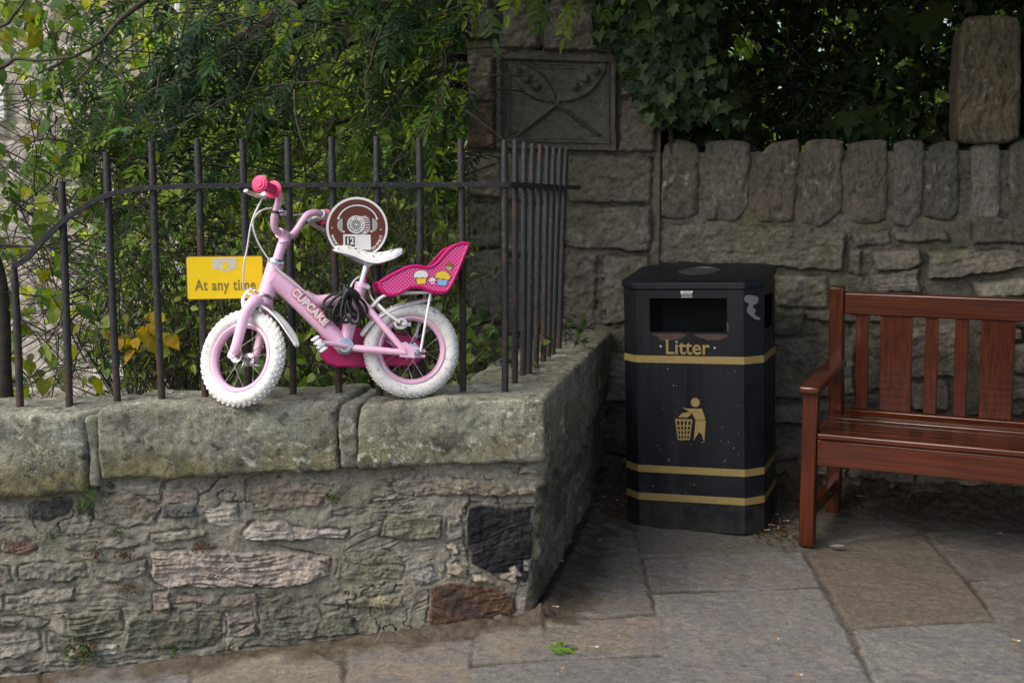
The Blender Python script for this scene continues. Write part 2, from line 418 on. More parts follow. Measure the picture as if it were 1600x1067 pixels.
def rblock(O, U, V, W, dims, res, rad, amp, colfun, seed=0, sc=9.0):
    """rounded, weathered stone block; U,V,W axes, dims sizes, centred on O. returns V,F,col"""
    d = np.array(dims, float); cells = np.maximum(2, (d / res).astype(int)); VV = []; FF = []; n = 0
    for ax in range(3):
        a, b = [(1, 2), (2, 0), (0, 1)][ax]
        for sgn in (-1, 1):
            ga = np.linspace(-.5, .5, cells[a] + 1) * d[a]; gb = np.linspace(-.5, .5, cells[b] + 1) * d[b]
            A, B = np.meshgrid(ga, gb); p = np.zeros((A.size, 3)); p[:, a] = A.ravel(); p[:, b] = B.ravel(); p[:, ax] = sgn * d[ax] / 2
            VV.append(p); ids = np.arange(A.size).reshape(A.shape) + n
            f = np.stack([ids[:-1, :-1], ids[:-1, 1:], ids[1:, 1:], ids[1:, :-1]], -1).reshape(-1, 4)
            FF.append(f if sgn > 0 else f[:, ::-1]); n += A.size
    p = np.concatenate(VV); F = np.concatenate(FF)
    key = np.round(p * 1e5).astype(np.int64); _, first, inv = np.unique(key, axis=0, return_index=True, return_inverse=True)
    p = p[first]; F = inv.ravel()[F]
    q = np.clip(p, -(d / 2 - rad), d / 2 - rad); nrm = p - q; L = np.linalg.norm(nrm, axis=1)[:, None]; nrm = nrm / np.maximum(L, 1e-9)
    p2 = q + nrm * rad
    Pn = p2 + seed * 5.1
    disp = amp * (0.9 * fbm(Pn, sc * .4, 2, seed + 2) + 0.8 * fbm(Pn, sc, 3, seed) + 0.35 * fbm(Pn, sc * 6, 5, seed + 1, 0.65))
    p3 = p2 + nrm * disp[:, None]
    Wp = np.array(O, float) + p3[:, :1] * np.array(U) + p3[:, 1:2] * np.array(V) + p3[:, 2:] * np.array(W)
    if np.dot(np.cross(U, V), W) < 0: F = F[:, ::-1]
    return Wp, F, colfun(p3, nrm, Pn)
# ================================================================== MATERIALS OF THE SETTING
STONE = stone_mat('weathered_stone'); STONE_DARK = stone_mat('damp_stone', 1.0, 0.9, 0.12); LICHEN = stone_mat('lichened_stone', 1.1, .93, .7); FLAG = stone_mat('flagstone', 0.55, 0.75, 0.20, .95)
IRON = iron_mat('old_iron')
SOIL = plain('soil', (0.045, 0.036, 0.025), 0.95, var=0.4, vs=8, bs=0.6, bsc=40)
CORE = plain('wall_core', (0.10, 0.09, 0.075), 0.95, var=0.3, vs=6, bs=0.4, bsc=40)

# ================================================================== GROUND
def gz(X, Y=4.0):
    return 0.055 * np.minimum(np.asarray(X, float) - 0.1, 0.0)
def ongr(px, py):
    z = 0.0
    for _ in range(4):
        P = on(px, py, (0, 0, z), (0, 0, 1)); z = float(gz(P[0]))
    return P
def G(pts): return np.array([ongr(a, b)[:2] for a, b in pts])
slabs = []
def slab(pts, c, c2=None, h=0.0):
    slabs.append(dict(p=G(pts), c=c, c2=c2 or tuple(x * .82 for x in c), h=0.011 + h, rim=0.005, rough=0.004, groove=0.004, out=.0095, tilt=.10, chisel=.0012))
g1, g2, g3, g4 = (.168, .164, .155), (.158, .149, .136), (.138, .126, .110), (.195, .190, .178)
slab([(893, 800), (985, 828), (1019, 953), (935, 958), (846, 956), (862, 885)], g2, (.15, .13, .105))
slab([(990, 790), (1215, 782), (1243, 838), (1252, 852), (1110, 862), (1004, 868)], g3, (.13, .12, .10))
slab([(1010, 873), (1070, 869), (1077, 915), (1021, 919)], g2)
slab([(1077, 868), (1200, 859), (1250, 860), (1277, 910), (1160, 916), (1083, 916)], g1, (.17, .15, .13))
slab([(1024, 926), (1150, 919), (1277, 915), (1318, 985), (1362, 1070), (1360, 1160), (1060, 1160), (1046, 1050)], g1, (.19, .175, .16))
slab([(772, 978), (900, 967), (1030, 961), (1041, 1012), (900, 1022), (742, 1030), (746, 996)], g2, (.20, .17, .135))
slab([(740, 1040), (880, 1028), (1040, 1020), (1055, 1160), (735, 1160)], g1, g2)
slab([(552, 1012), (640, 1003), (734, 1000), (732, 1034), (728, 1160), (540, 1160), (545, 1060)], (.215, .18, .14), g2)
slab([(305, 1045), (400, 1028), (484, 1018), (528, 1034), (530, 1060), (525, 1160), (285, 1160)], (.215, .185, .14), (.17, .155, .12))
slab([(74, 1052), (180, 1035), (292, 1020), (296, 1034), (288, 1070), (280, 1160), (60, 1160)], g4, g1)
slab([(-80, 1062), (60, 1052), (50, 1160), (-90, 1160)], g1, g2)
slab([(552, 990), (640, 984), (770, 968), (772, 975), (742, 988), (640, 1000), (556, 1003)], g4, g2, .006)
slab([(772, 967), (860, 958), (862, 962), (780, 975)], (.2, .15, .11), g2)
slab([(1264, 860), (1330, 846), (1440, 832), (1500, 900), (1548, 960), (1440, 966), (1332, 974)], (.155, .128, .098), (.13, .112, .09))
slab([(1338, 981), (1450, 972), (1556, 967), (1622, 1064), (1650, 1160), (1420, 1160), (1372, 1066)], (.2, .19, .168), g1)
slab([(1452, 830), (1540, 826), (1640, 842), (1650, 896), (1560, 898), (1516, 899)], g3)
slab([(1522, 905), (1600, 900), (1760, 905), (1800, 1010), (1640, 1050), (1612, 1040)], g3, (.17, .155, .13))
slab([(1220, 800), (1330, 790), (1430, 826), (1260, 848)], (.12, .108, .09), (.10, .09, .075))
rr0 = random.Random(5)
def _mk(p, rr):
    t = rr.uniform(.85, 1.12); return dict(p=p, c=tuple(x * t for x in g1), c2=tuple(x * t for x in g2), h=0.013 + rr.uniform(-.003, .003), rim=.006, rough=.004, groove=.004, out=.008, tilt=.1, chisel=.0012)
extra = fill_courses(-2.6, 3.4, 1.6, 5.6, [s['p'] for s in slabs], (.42, .6), (.5, .95), rr0, _mk)
def inner(s):
    c = s['p'].mean(0); q = topx(np.array([[c[0], c[1], 0]]))[0]
    return 30 < q[0] < 1570 and q[1] < 1060
extra = [s for s in extra if not inner(s)]
GF = Frame((0, 0, 0), (1, 0, 0), (0, 1, 0), (0, 0, 1))
def dirt(C, P, H):
    b = P[:, 0] - (0.10 + (P[:, 1] - 3.85) * 0.2)
    d = np.abs(b) / 0.16 + 0.9 * fbm(P, 9, 4, 77)                  # earth washed up along the foot of the walls
    d2 = (5.72 - 0.268 * (P[:, 0] - 0.4) - P[:, 1]) / 0.42 + 0.9 * fbm(P, 7, 4, 78)
    d3 = np.abs(3.83 + 0.183 * (P[:, 0] - .1) - P[:, 1]) / 0.10 + 0.9 * fbm(P, 8, 4, 79)
    d3 = np.where(P[:, 0] < 0.1, d3, 9); d = np.where((P[:, 1] > 3.8), d, 9)
    m = (1 - smooth(0.3, 1.1, np.minimum(np.minimum(d, d2), d3)))[:, None]
    C = C * (1 - m) + np.array([.085, .068, .048]) * (1 + .4 * fbm(P, 60, 3, 80))[:, None] * m
    q = smooth(0.62, 0.72, fbm(P, 26, 3, 91))[:, None]             # old gum and oil spots
    return C * (1 - .45 * q)
def rise(u, v):
    P = np.stack([u, v, 0 * u], 1)
    d = np.clip(5.72 - 0.268 * (u - 0.4) - v, 0, None)
    heap = 0.10 * np.exp(-d / 0.16) * (u > 0.1) + 0.05 * np.exp(-np.hypot(u - .5, v - 5.5) / .25)
    l = np.abs(u - (0.10 + (v - 3.85) * 0.2)); heap += np.where(v > 3.8, 0.03 * np.exp(-l / .05), 0)
    f = np.abs(3.83 + .183 * (u - .1) - v); heap += np.where(u < .1, 0.028 * np.exp(-f / .05), 0)
    return gz(u) - 0.018 + heap * (1 + .5 * fbm(P, 20, 3, 60)) + .010 * fbm(P, 1.6, 2, 61)
sheet('pavement', GF, -2.6, 3.4, 2.2, 6.0, 0.0085, slabs + extra, dict(h=0.005, amp=0.006, col=(.075, .066, .052), col2=(.11, .098, .078), sc=60), FLAG,
      seed=2, warp=0.6, hfun=rise, cfun=dirt, kind='structure', org=(0, 4, 0))
# the wide ground: street level in front, garden falling away behind
gx = np.linspace(-60, 60, 121); gy = np.r_[np.linspace(-40, 5, 20), np.linspace(5.5, 12, 14), np.linspace(14, 160, 40)]; A, B = np.meshgrid(gx, gy); a_, b_ = A.ravel(), B.ravel()
zz = -0.16 - 2.8 * smooth(6.4, 10.5, b_) + .12 * fbm(np.stack([a_, b_, a_ * 0], 1), .5, 3, 88) * smooth(6.4, 9, b_)
idx = np.arange(a_.size).reshape(A.shape); F_ = np.stack([idx[:-1, :-1], idx[:-1, 1:], idx[1:, 1:], idx[1:, :-1]], -1).reshape(-1, 4)
npmesh('ground', np.stack([a_, b_, zz], 1), F_, SOIL, org=(0, 0, -.16), kind='structure')

# ================================================================== LOW RUBBLE WALL (front face, return face, coping)
a10 = R(10.4); FU = np.array([math.cos(a10), math.sin(a10), 0]); FN = np.array([math.sin(a10), -math.cos(a10), 0]); Z3 = np.array([0, 0, 1.0])
RD = np.array([math.sin(R(11.3)), math.cos(R(11.3)), 0]); RN = np.array([math.cos(R(11.3)), -math.sin(R(11.3)), 0])
C0 = np.array([0.108, 3.85, 0.0])                                  # coping corner on the ground plan
FW = Frame(C0, FU, Z3, FN); FB = Frame(C0 - FN * 0.045 - FU * .012, FU, Z3, FN)
lw = thing('rubble_wall', (C0[0] - .8, C0[1] + .05, -0.05), 'low rubble wall with thick lichened coping stones under the railing', 'wall')
st = []
def fs(pts, c, c2=None, h=.016, **k):
    d = dict(p=FB.px(pts), c=c, c2=c2 or tuple(x * .75 for x in c), h=h * .8, rim=.006, rough=.012, groove=.011, strata=.0045); d.update(k); st.append(d)
grn, tan, pale, pink, drk = (.245, .236, .188), (.325, .298, .245), (.47, .435, .375), (.31, .245, .205), (.055, .055, .055)
fs([(46,785),(113,778),(116,800),(75,812),(48,808)], drk, (.10,.10,.095), .02)
fs([(4,842),(40,840),(60,852),(45,866),(6,862)], (.20,.115,.085), (.16,.12,.10))
fs([(28,884),(80,877),(130,878),(138,900),(80,908),(28,908)], (.25,.23,.19), grn, .022, strata=.005)
fs([(141,880),(190,878),(230,870),(232,895),(180,910),(142,902)], (.22,.21,.17), grn, .02, strata=.007)
fs([(-30,880),(18,884),(22,905),(0,918),(-30,916)], (.26,.23,.19), None, .018, strata=.004)
fs([(8,930),(60,922),(120,915),(118,940),(60,946),(8,944)], grn, tan, .014, strata=.003)
fs([(-20,962),(60,962),(76,970),(60,978),(-20,980)], grn, None, .026, strata=.006)
fs([(100,958),(190,950),(196,985),(170,998),(115,1000),(104,985)], (.21,.205,.15), (.16,.155,.11), .02, strata=.011)
fs([(200,965),(225,955),(345,957),(347,1005),(300,1015),(195,1015),(194,995)], (.125,.13,.095), (.18,.165,.125), .018)
fs([(236,862),(300,858),(400,862),(470,860),(516,868),(513,898),(480,914),(400,916),(260,914),(238,905)], (.45,.39,.33), (.36,.31,.26), .03, strata=.013, groove=.014)
fs([(249,786),(312,784),(314,806),(280,811),(250,805)], (.13,.13,.125), (.28,.28,.26), .026)
fs([(256,765),(300,758),(312,768),(312,782),(258,784)], tan, pink, .014)
fs([(322,790),(375,785),(378,815),(340,822),(325,818)], pale, (.3,.27,.23), .02, strata=.007)
fs([(236,832),(290,826),(326,828),(322,838),(270,846),(238,846)], tan, grn, .026, strata=.005)
fs([(380,832),(395,815),(440,812),(470,822),(545,826),(540,840),(460,843),(385,844)], (.46,.42,.37), (.33,.3,.25), .024, strata=.009)
fs([(235,925),(265,920),(267,948),(240,952)], pink, (.32,.26,.21), .018, groove=.012)
fs([(269,926),(338,928),(340,942),(271,946)], pink, (.34,.28,.23), .018, strata=.004)
fs([(345,930),(400,926),(408,932),(405,948),(348,948)], (.32,.26,.22), None, .02, strata=.004)
fs([(349,956),(398,955),(402,992),(351,996)], (.34,.29,.25), (.22,.2,.17), .014, strata=.013, groove=.012)
fs([(404,935),(440,930),(490,935),(500,955),(545,950),(562,985),(500,1000),(402,995)], (.135,.14,.105), (.20,.185,.15), .016)
fs([(495,935),(530,926),(560,928),(550,945),(500,944)], tan, grn, .016)
fs([(546,938),(570,928),(628,928),(630,945),(600,952),(548,946)], (.33,.29,.2), (.24,.225,.15), .022)
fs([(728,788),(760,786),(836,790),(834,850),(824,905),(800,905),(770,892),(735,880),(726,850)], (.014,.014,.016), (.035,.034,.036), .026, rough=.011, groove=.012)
fs([(668,915),(700,905),(760,912),(808,930),(808,955),(760,968),(690,976),(666,970)], (.075,.052,.045), (.135,.075,.045), .024, rough=.007)
fs([(598,806),(620,800),(690,808),(690,838),(640,845),(590,840)], (.22,.21,.155), (.17,.165,.115), .022)
fs([(640,742),(700,745),(840,758),(838,770),(700,776),(630,765),(610,757)], (.3,.27,.21), (.22,.19,.145), .022, strata=.005, rough=.014)
for q in ([(698,880),(715,875),(734,885),(730,898),(702,894)], [(738,893),(755,890),(775,905),(770,914),(740,903)], [(772,893),(800,893),(812,905),(806,912),(782,905)], [(790,886),(804,880),(814,894),(805,903)],
          [(716,800),(724,805),(722,826),(712,822)], [(700,852),(716,848),(722,866),(706,870)]):
    fs(q, (.42,.37,.29), (.3,.25,.19), .026, rim=.008, groove=.012)
fs([(456,755),(490,748),(505,758),(495,768),(465,765)], pink, tan, .016)
fs([(-20,780),(40,780),(44,808),(-20,810)], tan, grn, .012)
fs([(120,785),(145,782),(150,805),(125,808)], drk, (.09,.09,.08), .012)
fs([(150,772),(210,770),(250,790),(246,815),(200,825),(150,812)], (.22,.185,.14), tan, .013)
fs([(100,838),(170,840),(232,840),(234,852),(180,858),(120,862),(100,850)], tan, grn, .022, strata=.008)
fs([(640,882),(680,885),(690,900),(660,915),(640,905)], (.17,.16,.14), (.34,.32,.29), .012, strata=.008)
fs([(-20,985),(60,985),(70,1010),(40,1030),(-20,1030)], grn, tan, .016, strata=.007)
fs([(75,985),(110,990),(112,1015),(78,1018)], grn, None, .016)
fs([(380,745),(450,745),(520,760),(500,790),(430,800),(385,780)], (.22,.19,.15), (.25,.22,.165), .010)
fs([(700,812),(722,808),(724,838),(704,846)], (.26,.24,.19), grn, .018)
fs([(530,860),(600,858),(632,878),(628,905),(560,918),(522,905)], (.2,.19,.135), (.23,.215,.16), .008, rough=.012)
rr1 = random.Random(9)
def _mk1(p, rr):
    t = rr.uniform(.72, 1.2); return dict(p=p, c=tuple(x * t for x in rr.choice([tan, tan, grn, pale, (.2,.185,.16)])), c2=tuple(x * t for x in grn), h=rr.uniform(.008, .018), rim=.007, rough=.011, groove=.010, strata=rr.choice([.004, .007, .010]))
st += [s for s in fill_courses(-2.5, 0, -.12, .5, [s['p'] for s in st], (.028, .06), (.12, .36), rr1, _mk1)]
def wallgreen(C, P, H):
    m = (0.42 * smooth(-.05, .5, fbm(P, 2.3, 4, 51)) * smooth(.55, .2, P[:, 1]))[:, None]
    C = C * (1 - m) + C * np.array([.93, .97, .80]) * m
    s_ = smooth(.50, .62, fbm(P, 5, 5, 53, .6))[:, None] * .35       # pale salts and lichen
    return C * (1 - s_) + np.array([.33, .31, .26]) * s_
ztop = 0.56
sheet('wall_face', FB, -2.5, 0, -0.16, ztop, 0.0032, st, dict(h=.006, amp=.016, sc=9, col=(.29, .268, .218), col2=(.238, .224, .172), crack=.02, bed=.008), STONE, lw,
      umax=lambda v: -.0425 + .085 * v, seed=1, edge_flat=.010, cfun=wallgreen, cover=.006)
# return face along the nook
RW = Frame(C0 - FN * 0.045 - FU * .012, RD, np.array([-.0 + .085 * FU[0], .085 * FU[1], 1.0]) , RN)
RW.O = RW.O - FU * (.5 * .085)
rs = []
rr2 = random.Random(21)
def _mk2(p, rr):
    t = rr.uniform(.6, 1.3); return dict(p=p, c=tuple(x * t for x in (.20, .175, .125)), c2=tuple(x * t for x in (.12, .11, .07)), h=rr.uniform(.012, .03), rim=.012, rough=.012, groove=.014, strata=rr.choice([0, .005, .007]))
rs = fill_courses(0.02, 2.3, -.1, .5, [], (.07, .17), (.18, .5), rr2, _mk2)
sheet('wall_face', RW, 0, 2.25, -0.16, ztop, 0.008, rs, dict(h=.008, amp=.014, sc=9, col=(.20, .175, .125), col2=(.15, .14, .095), crack=.012), STONE_DARK, lw, seed=4, edge0=.010, cover=.01)
mb = MB()                                                        # rubble core behind the two faces
mb.prism([(-2.5, -.16), (-.07, -.16), (-.03, .55), (-2.5, .55)], Frame(C0 - FN * .055, FU, Z3, FN), -.30, 0)
mb.box(C0 + RD * 1.3 - FU * .25 + Z3 * .2, (.30, 2.0, .68), FU, RD, Z3)
mb.build('wall_core', CORE, lw, smooth_=False)
# coping
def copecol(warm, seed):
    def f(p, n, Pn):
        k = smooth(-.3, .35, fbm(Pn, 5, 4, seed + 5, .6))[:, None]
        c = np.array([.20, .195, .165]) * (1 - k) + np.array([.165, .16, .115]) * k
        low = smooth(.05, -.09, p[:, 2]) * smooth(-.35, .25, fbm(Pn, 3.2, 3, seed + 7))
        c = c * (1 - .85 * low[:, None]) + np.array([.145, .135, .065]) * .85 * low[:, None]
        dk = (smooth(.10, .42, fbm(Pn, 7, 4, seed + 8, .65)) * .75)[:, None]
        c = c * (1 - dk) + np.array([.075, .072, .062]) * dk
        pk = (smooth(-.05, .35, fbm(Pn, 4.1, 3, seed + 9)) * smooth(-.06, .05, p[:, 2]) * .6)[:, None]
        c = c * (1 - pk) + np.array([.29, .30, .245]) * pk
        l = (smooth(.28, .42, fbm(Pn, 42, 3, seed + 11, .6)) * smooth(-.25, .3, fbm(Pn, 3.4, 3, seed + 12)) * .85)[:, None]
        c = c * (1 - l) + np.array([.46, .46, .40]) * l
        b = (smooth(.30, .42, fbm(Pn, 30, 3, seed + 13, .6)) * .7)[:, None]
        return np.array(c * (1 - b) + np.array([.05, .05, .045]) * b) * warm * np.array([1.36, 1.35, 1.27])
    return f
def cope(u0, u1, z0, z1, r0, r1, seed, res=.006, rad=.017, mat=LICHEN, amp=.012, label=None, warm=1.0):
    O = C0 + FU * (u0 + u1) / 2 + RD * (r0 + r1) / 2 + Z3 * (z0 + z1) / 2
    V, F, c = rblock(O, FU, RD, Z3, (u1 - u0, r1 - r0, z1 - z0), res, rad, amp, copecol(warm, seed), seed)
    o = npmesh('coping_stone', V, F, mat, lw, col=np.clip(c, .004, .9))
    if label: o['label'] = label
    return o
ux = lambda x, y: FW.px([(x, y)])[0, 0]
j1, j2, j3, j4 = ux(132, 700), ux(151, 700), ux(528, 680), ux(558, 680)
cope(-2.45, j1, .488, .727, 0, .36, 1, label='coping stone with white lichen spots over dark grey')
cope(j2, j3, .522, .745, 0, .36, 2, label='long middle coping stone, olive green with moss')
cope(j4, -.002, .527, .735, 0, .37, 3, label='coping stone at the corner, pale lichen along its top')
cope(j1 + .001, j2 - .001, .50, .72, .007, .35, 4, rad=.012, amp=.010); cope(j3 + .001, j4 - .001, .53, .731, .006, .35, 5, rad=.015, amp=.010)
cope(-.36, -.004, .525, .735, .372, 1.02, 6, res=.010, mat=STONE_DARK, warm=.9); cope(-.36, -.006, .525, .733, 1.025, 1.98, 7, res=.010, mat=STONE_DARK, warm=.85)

# ================================================================== RAILING
rl = thing('iron_railing', C0 + FN * -.15 + Z3 * .73, 'rusty black iron railing with round bars and a curved end rail', 'railing')
rp = C0 - FN * .15
def rfront(x, y): return on(x, y, rp, FN)
base = [(32,641),(108,637),(183,632),(253,628),(321,623),(389,620),(458,617),(529,615),(593,613),(658,614),(724,616),(789,616)]
topp = [(22,416),(97,283),(166,238),(236,221),(308,217),(379,217),(450,214),(518,214),(588,213),(655,215),(720,217),(789,219)]
barme = None
def railbar(B, T, r=.0115, name='bar'):
    mb = MB(); L = [B + (T - B) * t for t in np.linspace(0, 1, 12)]
    wob = [np.array([.0012 * math.sin(5 * t + B[0] * 9), 0, 0]) for t in np.linspace(0, 1, 12)]
    mb.tube([p + q for p, q in zip(L, wob)], [r] * 11 + [r * .86], 12, hint=(1, 0, 0))
    return mb.build(name, IRON, rl)
BT = []
for i, (b, t) in enumerate(zip(base, topp)):
    B = rfront(*b); T = rfront(*t); B[2] -= .035; BT.append((B, T)); railbar(B, T)
cb = BT[-1][0]; rn2 = np.array([RD[1], -RD[0], 0])
rb = [(804,602),(817,591),(826,582),(836.5,575),(848,566),(856,559),(863,551),(872.5,543)]
rt = [(806,219),(820,222),(833,224.5),(845,226),(856,228),(866,230.5),(876,232),(884.5,234)]
for b, t in zip(rb, rt):
    B = on(b[0], b[1], cb, rn2); T = aty(t[0], t[1], B[1]); B[2] = .70; railbar(B, T, .0112)
rail_px = [(20,414),(27,413),(45,401),(70,373),(105,341),(150,313),(190,299.5),(238,293.5),(320,291),(450,289.5),(600,289),(725,288.5),(795,288.5)]
rpts = spline([rfront(*q) - FN * -.004 for q in rail_px], 6)
mb = MB()
def flatbar(mb, P, hh, tt, nrm):
    V = []; k = len(P); T = np.gradient(P, axis=0); T /= np.linalg.norm(T, axis=1)[:, None]
    for i in range(k):
        b = np.cross(T[i], nrm); b /= np.linalg.norm(b)
        for a, c in ((-1, -1), (1, -1), (1, 1), (-1, 1)): V.append(P[i] + nrm * tt / 2 * a + b * hh / 2 * c)
    F = [(i * 4 + q, i * 4 + (q + 1) % 4, i * 4 + 4 + (q + 1) % 4, i * 4 + 4 + q) for i in range(k - 1) for q in range(4)]
    mb.add(V, F + [(3, 2, 1, 0), tuple((k - 1) * 4 + q for q in range(4))])
flatbar(mb, rpts, .016, .030, FN)
e0 = rfront(792, 288.5); e1 = on(903, 293.5, cb, rn2)
flatbar(mb, np.array([e0 + (e1 - e0) * t for t in np.linspace(0, 1, 12)]), .017, .030, rn2)
mb.build('top_rail', IRON, rl, bevel=.003)

# ================================================================== HIGH WALL AT THE BACK, GATE PIER
a15 = R(15); BU = np.array([math.cos(a15), -math.sin(a15), 0]); BN = np.array([-math.sin(a15), -math.cos(a15), 0])
BW = Frame((1.57, 5.43, 0), BU, Z3, BN)
hw = thing('stone_wall', BW.w(0, 0, -.2), 'dark high stone wall behind the bench, topped with upright coping stones', 'wall')
bs = []
def bst(pts, c, c2=None, h=.027, lst=None, fr=BW, **k):
    d = dict(p=fr.px(pts), c=c, c2=c2 or tuple(x * .7 for x in c), h=h * 1.15, rim=.006, rough=.017, groove=.014, chisel=.011); d.update(k); (bs if lst is None else lst).append(d)
ga, gb, gc, gd = (.205,.186,.152), (.14,.128,.106), (.27,.24,.188), (.088,.083,.071)
bst([(1024,352),(1150,352),(1320,362),(1318,420),(1305,425),(1210,415),(1024,410)], gb, ga, .03, strata=.005)
bst([(1328,362),(1390,362),(1392,380),(1337,385)], ga); bst([(1398,362),(1480,364),(1484,375),(1400,378)], gb, ga, .03)
bst([(1365,395),(1438,388),(1440,412),(1420,420),(1370,422)], gc, ga, .04, rough=.016); bst([(1328,390),(1345,390),(1345,430),(1325,428)], ga)
bst([(1450,395),(1480,390),(1640,393),(1640,412),(1490,435),(1450,435)], ga, gc, .055, strata=.009, rough=.016, groove=.02)
bst([(1520,442),(1640,430),(1640,462),(1525,462)], (.34,.31,.25), gc, .045, strata=.010, groove=.02)
bst([(1360,430),(1435,418),(1436,458),(1365,458)], gc, ga, .03, strata=.008)
bst([(1212,430),(1295,435),(1295,480),(1215,478)], gb, ga, .022)
bst([(1212,486),(1262,486),(1250,522),(1212,525)], gb)
bst([(1200,532),(1295,525),(1335,540),(1335,615),(1270,622),(1200,622)], gb, ga, .03, strata=.007)
bst([(1200,632),(1260,630),(1262,660),(1200,660)], ga, gc, .03); bst([(1200,668),(1265,665),(1265,715),(1200,718)], gb, ga, .03, strata=.005)
bst([(1340,535),(1380,530),(1385,605),(1340,612)], ga, gb, .03); bst([(1415,512),(1505,505),(1505,585),(1420,590)], ga, gc, .035, strata=.008)
bst([(1420,598),(1480,592),(1484,636),(1425,640)], gc, ga, .03, strata=.005)
bst([(935,520),(985,520),(985,580),(935,575)], gd, gb); bst([(932,590),(985,595),(985,650),(930,650)], gd, gb, .02); bst([(930,657),(990,657),(990,716),(930,708)], (.085,.08,.045), (.07,.068,.04), .03)
rr3 = random.Random(31)
def _mk3(p, rr):
    t = rr.uniform(.6, 1.4); g = rr.choice([ga, gb, gc, gd]); return dict(p=p, c=tuple(x * t for x in g), c2=tuple(x * t * .8 for x in ga), h=rr.uniform(.02, .05), rim=.007, chisel=.011, rough=.015, strata=rr.choice([.003, .006, .010]), groove=rr.choice([.006, .02]))
uR = 3.2; u_pr = BW.px([(1030, 300)])[0, 0]; u_pl = BW.px([(731, 300)])[0, 0]
bs += fill_courses(u_pl + .5, uR, -.1, 1.22, [s['p'] for s in bs], (.06, .13), (.14, .42), rr3, _mk3)
zt = 1.565
def backmoss(C, P, H):
    m = (smooth(.1, .5, fbm(P, 3, 4, 151)) * .4)[:, None]; C = C * (1 - m) + C * np.array([.8, .95, .6]) * m
    s_ = smooth(.48, .6, fbm(P, 11, 5, 153, .6))[:, None] * .35
    return C * (1 - s_) + np.array([.27, .25, .205]) * s_
sheet('wall_face', BW, u_pl + .45, uR, -.2, zt, .0065, bs, dict(h=.002, amp=.018, sc=10, col=(.165, .15, .118), col2=(.118, .109, .085), crack=.02), STONE_DARK, hw, seed=6, cfun=backmoss)
mb = MB(); mb.prism([(u_pl + .45, -.2), (uR, -.2), (uR, zt), (u_pl + .45, zt)], BW, -.42, -.012); mb.build('wall_core', CORE, hw, smooth_=False)

